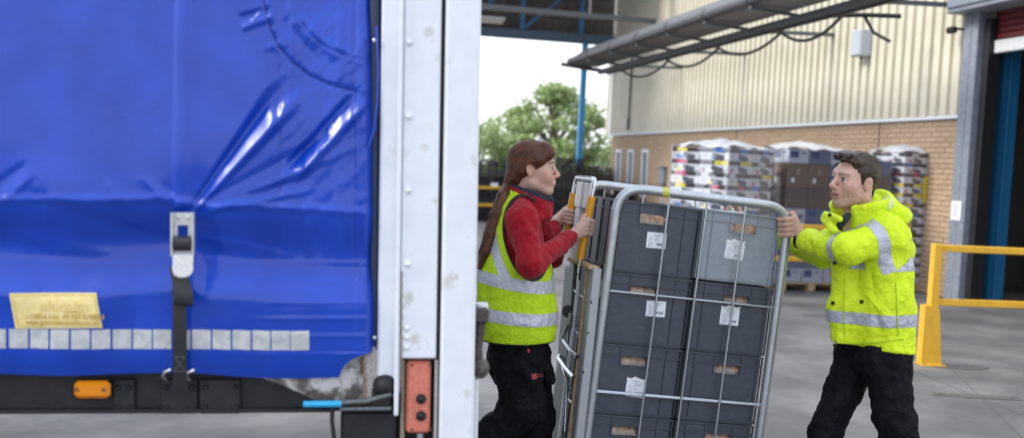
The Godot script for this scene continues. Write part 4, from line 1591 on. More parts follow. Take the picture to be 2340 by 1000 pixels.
	# film spilling over the rim of the pale crate
	var pf := thing("plastic_liner", "crumpled clear liner showing above the pale grey crate rim", "liner", KF * Transform3D(Basis(), Vector3(0.196, 1.395, 0.0)))
	var g := PackedVector3Array()
	for j in 9:
		for i in 25:
			g.append(Vector3(-0.15 + i * 0.0125, 0.012 * wr.get_noise_2d(i * 14.0, j * 17.0) + 0.008, -0.2 + j * 0.05))
	var fl := MB.new()
	fl.grid(25, 9, g, Vector3.UP)
	part("sheet", fl, mat(lin(0.75, 0.78, 0.82), 0.25), pf)

# ---------------------------------------------------------------- wrapped pallet loads
func print_mat(sd: int) -> StandardMaterial3D:
	var r := RandomNumberGenerator.new()
	r.seed = sd
	var im := Image.create(96, 40, false, Image.FORMAT_RGB8)
	im.fill(Color(0.8, 0.82, 0.86))
	var dark: Color = [Color(0.08, 0.09, 0.13), Color(0.06, 0.1, 0.2), Color(0.12, 0.12, 0.14), Color(0.05, 0.06, 0.1)][sd % 4]
	im.fill_rect(Rect2i(0, 0, 96, 14), dark)
	var accents := [Color(0.85, 0.78, 0.12), Color(0.1, 0.42, 0.78), Color(0.7, 0.1, 0.32), Color(0.75, 0.76, 0.8)]
	im.fill_rect(Rect2i(r.randi_range(0, 50), 0, r.randi_range(26, 46), 13), accents[sd % 4])
	im.fill_rect(Rect2i(r.randi_range(4, 70), 28, r.randi_range(14, 24), 9), accents[(sd / 2 + 1) % 3])
	for i in 40:   # the printed grey sweep across the side
		var w := int(14 + 10 * sin(i * 0.08))
		im.fill_rect(Rect2i(40 + i, 16 + i / 4, 2, w), Color(0.3, 0.32, 0.38))
	im.fill_rect(Rect2i(8, 22, 22, 3), Color(0.5, 0.52, 0.58))
	im.fill_rect(Rect2i(8, 28, 16, 3), Color(0.5, 0.52, 0.58))
	var m := mat(Color.WHITE, 0.4)
	m.albedo_texture = ImageTexture.create_from_image(im)
	return m

func carton_mat(a: Color, sd: int, patch := 0) -> StandardMaterial3D:
	var im := Image.create(96, 64, false, Image.FORMAT_RGB8)
	im.fill(a)
	var r := RandomNumberGenerator.new()
	r.seed = sd
	for i in 500:
		im.fill_rect(Rect2i(r.randi_range(0, 95), r.randi_range(0, 63), r.randi_range(1, 8), 1), a.lightened(r.randf_range(-0.0, 0.06)))
	im.fill_rect(Rect2i(0, 31, 96, 2), a.darkened(0.25))
	if patch == 1:
		im.fill_rect(Rect2i(18, 38, 15, 12), Color(0.82, 0.83, 0.86))
		im.fill_rect(Rect2i(44, 12, 10, 16), a.lightened(0.3))
	if patch == 2:
		im.fill_rect(Rect2i(6, 6, 40, 34), Color(0.06, 0.1, 0.36))
		im.fill_rect(Rect2i(56, 12, 26, 8), Color(0.25, 0.28, 0.4))
	if patch == 3:
		im.fill_rect(Rect2i(30, 4, 16, 26), Color(0.66, 0.1, 0.36))
		im.fill_rect(Rect2i(60, 34, 24, 20), Color(0.2, 0.22, 0.4))
	var m := mat(Color.WHITE, 0.6)
	m.albedo_texture = ImageTexture.create_from_image(im)
	return m

func make_pallet(t: Node3D, wx: float, wz: float) -> void:
	var o: MeshInstance3D = null
	for k in 3:
		var b := MB.new()
		b.bx(Vector3((k - 1) * (wx / 2 - 0.05), 0.011, 0), Vector3(0.1, 0.022, wz), 0.003)
		if o == null:
			o = part("pallet", b, M.wood, t)
		else:
			part("runner", b, M.wood, o)
		for j in 3:
			b = MB.new()
			b.bx(Vector3((k - 1) * (wx / 2 - 0.05), 0.061, (j - 1) * (wz / 2 - 0.06)), Vector3(0.1, 0.078, 0.12), 0.003)
			part("block", b, M.wood, o)
	for k in 6:
		var b := MB.new()
		b.bx(Vector3(0, 0.112, -wz / 2 + 0.05 + k * (wz - 0.1) / 5), Vector3(wx, 0.022, 0.1), 0.003)
		part("board", b, M.wood, o)

func film_round(t: Node3D, wx: float, wz: float, top: float, heavy: bool, alpha: float) -> void:
	var b := MB.new()
	var nx := 61
	var ny := 30
	var g := PackedVector3Array()
	for j in ny:
		var y := 0.1 + (top + 0.02 - 0.1) * j / (ny - 1)
		for i in nx:
			var a := fmod(float(i) / (nx - 1), 1.0) * 4.0
			var sd := int(a)
			var f := a - sd - 0.5
			var p: Vector3 = [Vector3(f * wx, y, wz / 2), Vector3(wx / 2, y, -f * wz), Vector3(-f * wx, y, -wz / 2), Vector3(-wx / 2, y, f * wz)][sd]
			var out: Vector3 = Vector3(p.x / wx, 0, p.z / wz).normalized()
			g.append(p + out * (0.014 + 0.012 * wr.get_noise_3d(p.x * 300.0, y * 160.0, p.z * 300.0) + 0.006 * absf(wr.get_noise_2d(y * 900.0, a * 40.0))))
	b.grid(nx, ny, g, Vector3(0, 0, 1))
	# outward normals all round
	var ctr := Vector3(0, top / 2, 0)
	for i in b.n.size():
		if b.n[i].dot((b.v[i] - ctr) * Vector3(1, 0, 1)) < 0:
			b.n[i] = -b.n[i]
	var m := mat(Color(0.93, 0.95, 1.0, alpha), 0.14, 0.0, 0.6)
	m.transparency = BaseMaterial3D.TRANSPARENCY_ALPHA
	part("shrink_wrap", b, m, t)
	if heavy:   # bunched film over the top
		b = MB.new()
		g = PackedVector3Array()
		for j in 15:
			for i in 15:
				var u := i / 14.0 - 0.5
				var v := j / 14.0 - 0.5
				g.append(Vector3(u * wx * 1.02, top + 0.015 + 0.09 * (1.0 - pow(absf(u) * 2, 2.0)) * (1.0 - pow(absf(v) * 2, 2.0)) + 0.05 * wr.get_noise_2d(i * 22.0, j * 22.0 + top * 50), v * wz * 1.02))
		b.grid(15, 15, g, Vector3.UP)
		var m2 := mat(lin(0.5, 0.53, 0.58), 0.2)
		part("bunched_film", b, m2, t)

func layered(t: Node3D, wx: float, wz: float, nx: int, nz: int, rows: int, rh: float, mats: Array, gap := 0.004) -> void:
	var meshes: Array = []
	for m in mats:
		var b := MB.new()
		b.bx(Vector3.ZERO, Vector3(wx / nx - gap, rh - gap, wz / nz - gap), 0.004)
		meshes.append(b.mesh(m))
	for r in rows:
		for i in nx:
			for k in nz:
				if i > 0 and i < nx - 1 and k > 0 and k < nz - 1:
					continue
				use("carton", meshes[rng.randi() % meshes.size()], Transform3D(Basis(Vector3.UP, rng.randf_range(-0.008, 0.008)), Vector3(-wx / 2 + (i + 0.5) * wx / nx, 0.123 + (r + 0.5) * rh, -wz / 2 + (k + 0.5) * wz / nz)), t)

func build_pallets() -> void:
	var prints: Array = []
	for i in 8:
		prints.append(print_mat(200 + i))
	var g := "wrapped pallet loads against the wall"
	# left load, corner towards the camera
	var a := thing("pallet_load", "pallet of white printed cartons glaring under thick shrink wrap, nearest the brick windows", "pallet load", Transform3D(Basis(Vector3.UP, deg_to_rad(40.0)), G(1640, 660) + Vector3(0.0, 0, -0.2)), g)
	make_pallet(a, 1.0, 1.0)
	layered(a, 0.98, 0.98, 2, 2, 11, 0.163, prints)
	film_round(a, 0.98, 0.98, 1.93, true, 0.16)
	# middle load of mixed boxes
	var brown := carton_mat(Color(0.36, 0.27, 0.2), 1, 1)
	var brown2 := carton_mat(Color(0.3, 0.22, 0.17), 2, 0)
	var blue := carton_mat(Color(0.3, 0.34, 0.45), 3, 2)
	var pinkish := carton_mat(Color(0.62, 0.62, 0.68), 4, 3)
	var white := carton_mat(Color(0.62, 0.65, 0.72), 5, 2)
	var c := thing("pallet_load", "pallet of mixed brown and blue cartons in the middle of the row", "pallet load", Transform3D(Basis(Vector3.UP, deg_to_rad(14.0)), G(1828, 664) + Vector3(0.05, 0, -0.45)), g)
	make_pallet(c, 1.0, 0.95)
	var yy := 0.123
	var plan := [[0.2, [white, white, pinkish]], [0.2, [blue, blue, blue]], [0.26, [blue, white, white]], [0.2, [white, blue, pinkish]], [0.17, [pinkish, blue, blue]], [0.28, [brown2, brown2, brown]], [0.34, [brown, brown, blue]], [0.2, [white, blue, white]]]
	for e in plan:
		for i in 3:
			for k in 2:
				var b := MB.new()
				b.bx(Vector3.ZERO, Vector3(0.315, e[0] - 0.006, 0.46), 0.006)
				use("carton", b.mesh(e[1][i]), Transform3D(Basis(Vector3.UP, rng.randf_range(-0.02, 0.02)), Vector3((i - 1) * 0.325, yy + e[0] / 2, (0.5 - k) * 0.47)), c)
		yy += e[0]
	film_round(c, 0.985, 0.945, yy, true, 0.06)
	# load half hidden behind the man
	var d := thing("pallet_load", "dark mixed carton load on a pallet, partly hidden behind the man's head", "pallet load", Transform3D(Basis(Vector3.UP, deg_to_rad(14.0)), G(1955, 662) + Vector3(0.05, 0, -0.4)), g)
	make_pallet(d, 0.62, 0.8)
	layered(d, 0.6, 0.78, 2, 2, 8, 0.22, [brown2, blue, carton_mat(Color(0.16, 0.17, 0.22), 7, 2), white])
	film_round(d, 0.6, 0.78, 1.9, false, 0.06)
	# right load, yellow notice on its side
	var e := thing("pallet_load", "pallet of small printed cartons with a yellow notice, beside the grey door column", "pallet load", Transform3D(Basis(Vector3.UP, deg_to_rad(24.0)), G(2062, 664) + Vector3(0.03, 0, -0.32)), g)
	make_pallet(e, 0.8, 0.8)
	layered(e, 0.78, 0.78, 2, 2, 13, 0.145, prints)
	film_round(e, 0.78, 0.78, 2.02, true, 0.04)
	var nb := MB.new()
	nb.bx(Vector3(0.06, 1.5, 0.425), Vector3(0.2, 0.36, 0.003))
	var nt := part("notice", nb, mat(lin(0.75, 0.62, 0.05), 0.6), e)
	for k in 6:
		nb = MB.new()
		nb.bx(Vector3(0.06, 1.62 - k * 0.05, 0.4275), Vector3(0.14, 0.014, 0.001))
		part("print_line", nb, mat(lin(0.2, 0.16, 0.02), 0.7), nt)

# ---------------------------------------------------------------- yellow safety barriers
func barrier(label: String, a: Vector3, e: Vector3, high: float, plinth: bool) -> void:
	var t := thing("safety_barrier", label, "barrier", Transform3D(Basis(), a))
	var d := (e - a)
	var dir := d.normalized()
	var b := MB.new()
	var up := Vector3.UP
	var posts := [0.0, d.length()]
	for s in posts:
		b = MB.new()
		b.bar(dir * s, dir * s + up * high, 0.075, 0.075, dir, 0.006)
		var po := part("post", b, M.yellow, t)
		if plinth:
			b = MB.new()
			var side := dir.cross(up)
			var x := Transform3D(Basis(dir, up, side), dir * s)
			b.plate(x, PackedVector2Array([Vector2(-0.09, 0), Vector2(0.1, 0), Vector2(0.045, 0.5), Vector2(-0.02, 0.53), Vector2(-0.09, 0.53)]), 0.09)
			part("foot_gusset", b, M.yellow, po)
			b = MB.new()
			b.box(Transform3D(Basis(dir, up, side), dir * (s + 0.02) + up * 0.006), Vector3(0.22, 0.012, 0.15), 0.002)
			part("foot_plate", b, M.yellow, po)
			for k in [-0.07, 0.11]:
				b = MB.new()
				b.dome(dir * (s + k) + side * 0.06 + up * 0.012, up, 0.011, 0.7, 8)
				part("bolt", b, M.dark_steel, po)
	for y in [high - 0.035, 0.56]:
		b = MB.new()
		b.bar(dir * 0.038 + up * y, dir * (d.length() - 0.038) + up * y, 0.055, 0.06, up, 0.006)
		part("rail", b, M.yellow, t)

func build_barriers() -> void:
	var a := G(2122, 833)
	barrier("yellow steel safety barrier with a wedge foot on the concrete before the loading door", a, a + Vector3(2.3, 0, -0.28), 1.07, true)
	var c := G(1700, 690)
	barrier("yellow safety barrier standing in front of the wrapped pallet loads", c, G(1940, 694), 1.0, false)
	var f := G(1100, 490)
	barrier("short yellow barrier in front of the black crate stacks beside the lorry", G(1072, 524), G(1150, 522), 1.0, false)
	# slab joints in the concrete
	for e in [[2010, 815, 2340, 948], [1790, 720, 2340, 736], [1240, 560, 1320, 1000], [2090, 760, 2340, 1000]]:
		var b := MB.new()
		var p := G(e[0], e[1], 0.004)
		var q := G(e[2], e[3], 0.004)
		var s := (q - p).normalized().cross(Vector3.UP) * 0.0035
		b.quad(p - s, q - s, q + s, p + s, Vector3.UP)
		struct("slab_joint", b, mat(lin(0.1, 0.1, 0.1), 0.9))

# ---------------------------------------------------------------- soft bodies: joined tapered capsules meshed as surface nets
class Soft:
	var a := PackedVector3Array()
	var b := PackedVector3Array()
	var ra := PackedFloat32Array()
	var rb := PackedFloat32Array()
	var k := PackedFloat32Array()      # blending width
	var op := PackedInt32Array()       # 1 join, -1 take away
	var kind := PackedInt32Array()     # 0 capsule, 1 ellipsoid
	var eb: Array[Basis] = []          # world to unit ellipsoid axes
	var er := PackedVector3Array()
	var planes: Array[Plane] = []      # keep the side below each plane
	var noise: FastNoiseLite
	var amp := 0.0
	var nscale := Vector3.ONE
	var nb := Basis()
	var kk := 0.03
	# result
	var v := PackedVector3Array()
	var n := PackedVector3Array()
	var idx := PackedInt32Array()

	func cap(p: Vector3, q: Vector3, r0: float, r1: float, blend := -1.0, how := 1) -> void:
		a.append(p); b.append(q); ra.append(r0); rb.append(r1)
		k.append(kk if blend < 0.0 else blend); op.append(how); kind.append(0)
		eb.append(Basis()); er.append(Vector3.ONE)

	func chain(pts: Array, rs: Array, blend := -1.0) -> void:
		for i in pts.size() - 1:
			cap(pts[i], pts[i + 1], rs[i], rs[i + 1], blend)

	func ell(c: Vector3, r: Vector3, basis := Basis(), blend := -1.0, how := 1) -> void:
		a.append(c); b.append(c); ra.append(minf(r.x, minf(r.y, r.z))); rb.append(maxf(r.x, maxf(r.y, r.z)))
		k.append(kk if blend < 0.0 else blend); op.append(how); kind.append(1)
		eb.append(basis.inverse()); er.append(r)

	func prim(i: int, p: Vector3) -> float:
		if kind[i] == 0:
			var ab := b[i] - a[i]
			var pa := p - a[i]
			var t := clampf(pa.dot(ab) / maxf(ab.length_squared(), 1e-9), 0.0, 1.0)
			return (pa - ab * t).length() - lerpf(ra[i], rb[i], t)
		var q := eb[i] * (p - a[i])
		var r := er[i]
		var k0 := (q / r).length()
		var k1 := (q / (r * r)).length()
		return k0 * (k0 - 1.0) / maxf(k1, 1e-6)

	func val(p: Vector3, ids: PackedInt32Array) -> float:
		var d := 1e3
		for i in ids:
			var e := prim(i, p)
			var kb := k[i]
			if op[i] > 0:
				var h := maxf(kb - absf(d - e), 0.0)
				d = minf(d, e) - h * h / kb * 0.25
			else:
				e = -e
				var h := maxf(kb - absf(d - e), 0.0)
				d = maxf(d, e) + h * h / kb * 0.25
		if amp > 0.0 and absf(d) < 0.05:
			var q := nb * p * nscale
			d += amp * noise.get_noise_3dv(q)
		for pl in planes:
			d = maxf(d, pl.distance_to(p))
		return d

	func build(cell: float) -> void:
		var lo := Vector3.ONE * 1e9
		var hi := -lo
		for i in a.size():
			if op[i] < 0: continue
			var r := Vector3.ONE * (maxf(ra[i], rb[i]) + 0.01 + amp)
			lo = lo.min(a[i] - r).min(b[i] - r)
			hi = hi.max(a[i] + r).max(b[i] + r)
		var bs := cell * 8.0
		var nbk := Vector3i(((hi - lo) / bs).ceil())
		var half := bs * 0.5 * 1.7321
		var cells := {}
		var edges := PackedInt32Array()   # x y z axis sign
		var g := PackedFloat32Array()
		g.resize(729)
		var off: Array[Vector3] = []
		for z in 2:
			for y in 2:
				for x in 2:
					off.append(Vector3(x, y, z))
		var pairs := PackedInt32Array([0, 1, 2, 3, 4, 5, 6, 7, 0, 2, 1, 3, 4, 6, 5, 7, 0, 4, 1, 5, 2, 6, 3, 7])
		var ci := PackedInt32Array([0, 1, 9, 10, 81, 82, 90, 91])
		var dist := PackedFloat32Array()
		dist.resize(a.size())
		for bz in nbk.z:
			for by in nbk.y:
				for bx in nbk.x:
					var o := lo + Vector3(bx, by, bz) * bs
					var c := o + Vector3.ONE * bs * 0.5
					var dm := 1e9
					for i in a.size():
						dist[i] = prim(i, c)
						if op[i] > 0 and dist[i] < dm: dm = dist[i]
					if dm > half + 0.03 + amp:
						continue
					var ids := PackedInt32Array()
					for i in a.size():
						if op[i] > 0:
							if dist[i] < dm + 2.0 * half + k[i]: ids.append(i)
						elif dist[i] < half + k[i]: ids.append(i)
					var cv := val(c, ids)
					if absf(cv) > half * 1.25 + amp + 0.01:
						continue
					var w := 0
					for z in 9:
						for y in 9:
							for x in 9:
								g[w] = val(o + Vector3(x, y, z) * cell, ids)
								w += 1
					for z in 8:
						for y in 8:
							for x in 8:
								var base := x + y * 9 + z * 81
								var m := 0
								for q in 8:
									if g[base + ci[q]] < 0.0: m |= 1 << q
								if m == 0 or m == 255: continue
								var s := Vector3.ZERO
								var cnt := 0
								for e in range(0, 24, 2):
									var p0 := pairs[e]
									var p1 := pairs[e + 1]
									if ((m >> p0) & 1) == ((m >> p1) & 1): continue
									var f0 := g[base + ci[p0]]
									var f1 := g[base + ci[p1]]
									s += off[p0].lerp(off[p1], f0 / (f0 - f1))
									cnt += 1
								var gx := bx * 8 + x
								var gy := by * 8 + y
								var gz := bz * 8 + z
								cells[gx + (gy << 10) + (gz << 20)] = v.size()
								v.append(o + (Vector3(x, y, z) + s / cnt) * cell)
								var i0 := m & 1
								for ax in 3:
									var o1 := [1, 2, 4][ax] as int
									if ((m >> o1) & 1) != i0:
										edges.append(gx); edges.append(gy); edges.append(gz); edges.append(ax); edges.append(i0)
		n.resize(v.size())
		for e in range(0, edges.size(), 5):
			var x := edges[e]
			var y := edges[e + 1]
			var z := edges[e + 2]
			var ax := edges[e + 3]
			var d1 := (1 << 10) if ax == 0 else (1 << 20) if ax == 1 else 1
			var d2 := (1 << 20) if ax == 0 else 1 if ax == 1 else (1 << 10)
			var key := x + (y << 10) + (z << 20)
			if not (cells.has(key - d1) and cells.has(key - d2) and cells.has(key - d1 - d2)): continue
			var q0: int = cells[key]
			var q1: int = cells[key - d1]
			var q2: int = cells[key - d1 - d2]
			var q3: int = cells[key - d2]
			if edges[e + 4] == 0:
				var sw := q1
				q1 = q3
				q3 = sw
			var fn := (v[q2] - v[q0]).cross(v[q3] - v[q1])
			n[q0] += fn; n[q1] += fn; n[q2] += fn; n[q3] += fn
			# Godot wants clockwise fronts
			idx.append(q0); idx.append(q2); idx.append(q1)
			idx.append(q0); idx.append(q3); idx.append(q2)
		for i in n.size():
			n[i] = n[i].normalized()

# a piece of cloth or skin: triangles with smooth normals and colours
class Pelt:
	var v := PackedVector3Array()
	var n := PackedVector3Array()
	var c := PackedColorArray()
	var idx := PackedInt32Array()

	func take(s: Soft) -> void:
		v = s.v; n = s.n; idx = s.idx

	func paint(f: Callable) -> void:
		c.resize(v.size())
		for i in v.size():
			c[i] = f.call(v[i], n[i])

	func join(o: Pelt) -> void:
		var at := v.size()
		v.append_array(o.v); n.append_array(o.n); c.append_array(o.c)
		for i in o.idx:
			idx.append(i + at)

	# cut along f = 0: returns the part where f < 0 and keeps the rest
	func cut(f: Callable) -> Pelt:
		var o := Pelt.new()
		var fv := PackedFloat32Array()
		fv.resize(v.size())
		for i in v.size():
			fv[i] = f.call(v[i], n[i])
		var keep := PackedInt32Array()
		var away := PackedInt32Array()
		var mid := {}
		for t in range(0, idx.size(), 3):
			var q := [idx[t], idx[t + 1], idx[t + 2]]
			var neg := 0
			for i in q:
				if fv[i] < 0.0: neg += 1
			if neg == 0:
				keep.append_array(PackedInt32Array(q))
			elif neg == 3:
				away.append_array(PackedInt32Array(q))
			else:
				# the vertex that is alone on its side
				var alone := 0
				for j in 3:
					if (fv[q[j]] < 0.0) == (neg == 1): alone = j
				var p0: int = q[alone]
				var p1: int = q[(alone + 1) % 3]
				var p2: int = q[(alone + 2) % 3]
				var m: Array = []
				for e in [p1, p2]:
					var key: int = mini(p0, e) * 1000003 + maxi(p0, e)
					if not mid.has(key):
						var u: float = fv[p0] / (fv[p0] - fv[e])
						mid[key] = v.size()
						v.append(v[p0].lerp(v[e], u))
						n.append(n[p0].lerp(n[e], u).normalized())
						if c.size(): c.append(c[p0].lerp(c[e], u))
					m.append(mid[key])
				var one := away if neg == 1 else keep
				var two := keep if neg == 1 else away
				one.append_array(PackedInt32Array([p0, m[0], m[1]]))
				two.append_array(PackedInt32Array([m[0], p1, p2, m[0], p2, m[1]]))
		o.v = v; o.n = n; o.c = c; o.idx = away
		idx = keep
		return o.tight()

	func tight() -> Pelt:
		var at := {}
		var o := Pelt.new()
		for i in idx:
			if not at.has(i):
				at[i] = o.v.size()
				o.v.append(v[i]); o.n.append(n[i])
				if c.size(): o.c.append(c[i])
			o.idx.append(at[i])
		return o

	func puff(d: float) -> Pelt:
		for i in v.size():
			v[i] += n[i] * d
		return self

	func mesh(m: Material, inv: Transform3D) -> ArrayMesh:
		var t := tight()
		for i in t.v.size():
			t.v[i] = inv * t.v[i]
			t.n[i] = (inv.basis * t.n[i]).normalized()
		var arr := []
		arr.resize(Mesh.ARRAY_MAX)
		arr[Mesh.ARRAY_VERTEX] = t.v
		arr[Mesh.ARRAY_NORMAL] = t.n
		if t.c.size(): arr[Mesh.ARRAY_COLOR] = t.c
		arr[Mesh.ARRAY_INDEX] = t.idx
		var am := ArrayMesh.new()
		am.add_surface_from_arrays(Mesh.PRIMITIVE_TRIANGLES, arr)
		am.surface_set_material(0, m)
		return am

func wear(called: String, s: Pelt, m: Material, parent: Node3D, label := "") -> MeshInstance3D:
	if gathering:
		return null
	var o := use(called, s.mesh(m, parent.global_transform.affine_inverse()), Transform3D(), parent)
	if label: o.set_meta("label", label)
	return o

# one mesh for each separate piece
func wear_each(called: String, s: Pelt, m: Material, parent: Node3D) -> void:
	if gathering:
		return
	var up := PackedInt32Array()
	up.resize(s.v.size())
	for i in up.size(): up[i] = i
	var find := func(i: int) -> int:
		while up[i] != i:
			up[i] = up[up[i]]
			i = up[i]
		return i
	for k in range(0, s.idx.size(), 3):
		var r: int = find.call(s.idx[k])
		for e in [1, 2]:
			var q: int = find.call(s.idx[k + e])
			if q != r: up[q] = r
	var sets := {}
	for k in range(0, s.idx.size(), 3):
		var r: int = find.call(s.idx[k])
		if not sets.has(r): sets[r] = PackedInt32Array()
		sets[r].append(s.idx[k]); sets[r].append(s.idx[k + 1]); sets[r].append(s.idx[k + 2])
	for r in sets:
		if sets[r].size() < 60:
			continue
		var o := Pelt.new()
		o.v = s.v; o.n = s.n; o.c = s.c
		o.idx = sets[r]
		wear(called, o.tight(), m, parent)

# a mesh whose own axes follow frame, so that its grain does too
func wear_along(called: String, s: Pelt, m: Material, parent: Node3D, frame: Transform3D, label := "") -> void:
	if gathering:
		return
	frame = frame.orthonormalized()
	var o := use(called, s.mesh(m, frame.affine_inverse()), parent.global_transform.affine_inverse() * frame, parent)
	if label: o.set_meta("label", label)

func hair_mat(a: Color, b: Color, c: Color, sd: int) -> StandardMaterial3D:
	var m := mat(Color.WHITE, 0.4, 0.0, 0.4)
	m.albedo_texture = noise_tex(sd, 0.03, [a, b, c], [0.25, 0.5, 0.8], 512, 4)
	m.uv1_triplanar = true
	m.uv1_scale = Vector3(1.0 / 0.09, 1.0 / 1.6, 1.0 / 0.09)
	m.normal_enabled = true
	m.normal_texture = bump_tex(sd + 1, 0.04, 5.0, 512, 3)
	m.normal_scale = 0.8
	return m

func creases(sd: int, freq: float) -> FastNoiseLite:
	var nz := FastNoiseLite.new()
	nz.seed = sd
	nz.noise_type = FastNoiseLite.TYPE_SIMPLEX_SMOOTH
	nz.fractal_type = FastNoiseLite.FRACTAL_RIDGED
	nz.fractal_octaves = 3
	nz.frequency = freq
	return nz

func grip_hand(s: Soft, g: Vector3, ax: Vector3, r: float, pd: Vector3, fd: Vector3, wrist: Vector3, elbow: Vector3, sc: float) -> void:
	var sp := 0.0205 * sc
	var knuckles: Array = []
	var wp := pd.rotated(ax, 0.0)
	for i in 4:
		var o := ax * (1.5 - i) * sp
		var ln: float = [1.0, 1.06, 1.0, 0.86][i]
		var rr := r + 0.0085 * sc
		var pts: Array = []
		for ph in [10.0, 72.0, 140.0, 195.0]:
			var an: float = deg_to_rad(ph * (0.9 + 0.1 * ln))
			var e := rr + (0.012 * sc if ph < 20 else 0.004 * sc if ph < 80 else 0.0)
			pts.append(g + o + (pd * cos(an) + fd * sin(an)) * e)
		knuckles.append(pts[0])
		s.chain(pts, [0.0105 * sc, 0.0098 * sc, 0.0088 * sc, 0.0075 * sc], 0.0035)
	for i in 4:
		s.cap(knuckles[i], wrist + ax * (1.5 - i) * 0.008 * sc, 0.0118 * sc, 0.018 * sc, 0.012)
	# ball of the thumb and thumb
	var tb := wrist.lerp(g + pd * (r + 0.02), 0.55) + ax * 0.014 * sc - fd * 0.006
	s.cap(wrist, tb, 0.018 * sc, 0.017 * sc, 0.014)
	var t1 := g + ax * 2.35 * sp + (pd * cos(0.5) - fd * sin(0.5)) * (r + 0.012 * sc)
	var t2 := g + ax * 2.2 * sp + (pd * cos(1.5) - fd * sin(1.5)) * (r + 0.009 * sc)
	s.cap(tb, t1, 0.015 * sc, 0.0115 * sc, 0.008)
	s.cap(t1, t2, 0.0112 * sc, 0.0088 * sc, 0.004)
	s.cap(wrist, elbow, 0.0255 * sc, 0.038 * sc, 0.012)

# head in local axes: x to the face, y up, z to the person's left
func head_soft(fem: bool) -> Soft:
	var s := Soft.new()
	s.kk = 0.02
	var wz := 0.92 if fem else 1.0
	s.ell(Vector3(-0.016, 0.036, 0), Vector3(0.097, 0.084, 0.074 * wz), Basis(), 0.02)
	s.ell(Vector3(0.028, -0.022, 0), Vector3(0.06, 0.088, 0.06 * wz), Basis(), 0.03)
	for q in [-1.0, 1.0]:
		var z: float = q * wz
		s.cap(Vector3(-0.006, -0.066, 0.047 * z), Vector3(0.06, -0.1, 0.016 * z), 0.019 if fem else 0.023, 0.017, 0.03)
		s.ell(Vector3(0.05, -0.026, 0.04 * z), Vector3(0.03, 0.026, 0.022), Basis(), 0.025)
		if fem:
			s.ell(Vector3(0.062, -0.045, 0.034 * z), Vector3(0.022, 0.018, 0.018), Basis(), 0.02)
	s.ell(Vector3(0.068, -0.1, 0), Vector3(0.02, 0.018, 0.021), Basis(), 0.025)
	s.cap(Vector3(0.073, 0.026, -0.026 * wz), Vector3(0.073, 0.026, 0.026 * wz), 0.0125 if fem else 0.019, 0.0125 if fem else 0.019, 0.025)
	# eye sockets
	for q in [-1.0, 1.0]:
		s.ell(Vector3(0.1, 0.006, 0.034 * q * wz), Vector3(0.02, 0.0125, 0.02), Basis(), 0.014, -1)
	# nose
	s.cap(Vector3(0.086, 0.014, 0), Vector3(0.109 if fem else 0.112, -0.027, 0), 0.0075, 0.0095 if fem else 0.012, 0.012)
	s.ell(Vector3(0.112 if fem else 0.113, -0.029, 0), Vector3(0.0095, 0.0085, 0.01), Basis(), 0.008)
	for q in [-1.0, 1.0]:
		s.ell(Vector3(0.1, -0.035, 0.011 * q), Vector3(0.012, 0.008, 0.0075), Basis(), 0.006)
	# mouth
	s.ell(Vector3(0.075, -0.062, 0), Vector3(0.023, 0.022, 0.028), Basis(), 0.02)
	s.cap(Vector3(0.094, -0.0585, -0.012), Vector3(0.094, -0.0585, 0.012), 0.0065, 0.0065, 0.006)
	s.cap(Vector3(0.092, -0.0715, -0.012), Vector3(0.092, -0.0715, 0.012), 0.007, 0.007, 0.006)
	s.cap(Vector3(0.104, -0.065, -0.024), Vector3(0.104, -0.065, 0.024), 0.0045, 0.0045, 0.003, -1)
	# eyeballs and lids
	for q in [-1.0, 1.0]:
		var z: float = 0.0315 * q * wz
		s.ell(Vector3(0.0775, 0.0045, z), Vector3(0.0125, 0.0115, 0.0125), Basis(), 0.003)
		s.cap(Vector3(0.0855, 0.0145, z - 0.012), Vector3(0.0865, 0.0155, z + 0.008), 0.0036, 0.0036, 0.005)
		s.cap(Vector3(0.0845, -0.0065, z - 0.011), Vector3(0.0845, -0.0065, z + 0.01), 0.003, 0.003, 0.006)
		# ears
		var eb := Basis(Vector3(0, 0, 1), 0.22) * Basis(Vector3.UP, 0.35 * q)
		s.ell(Vector3(-0.014, -0.008, 0.0755 * q * wz), Vector3(0.0175, 0.031, 0.0075), eb, 0.006)
		s.ell(Vector3(-0.008, -0.006, 0.084 * q * wz), Vector3(0.0085, 0.015, 0.0075), eb, 0.004, -1)
		s.ell(Vector3(-0.003, -0.012, 0.0765 * q * wz), Vector3(0.005, 0.008, 0.004), Basis(), 0.004)
	# neck
	if fem:
		s.cap(Vector3(-0.028, -0.06, 0), Vector3(-0.062, -0.19, 0), 0.047, 0.05, 0.03)
	else:
		s.cap(Vector3(-0.026, -0.06, 0), Vector3(-0.05, -0.2, 0), 0.058, 0.062, 0.03)
	return s

func bump(x: float, c: float, w: float) -> float:
	var u := (x - c) / w
	return exp(-u * u)

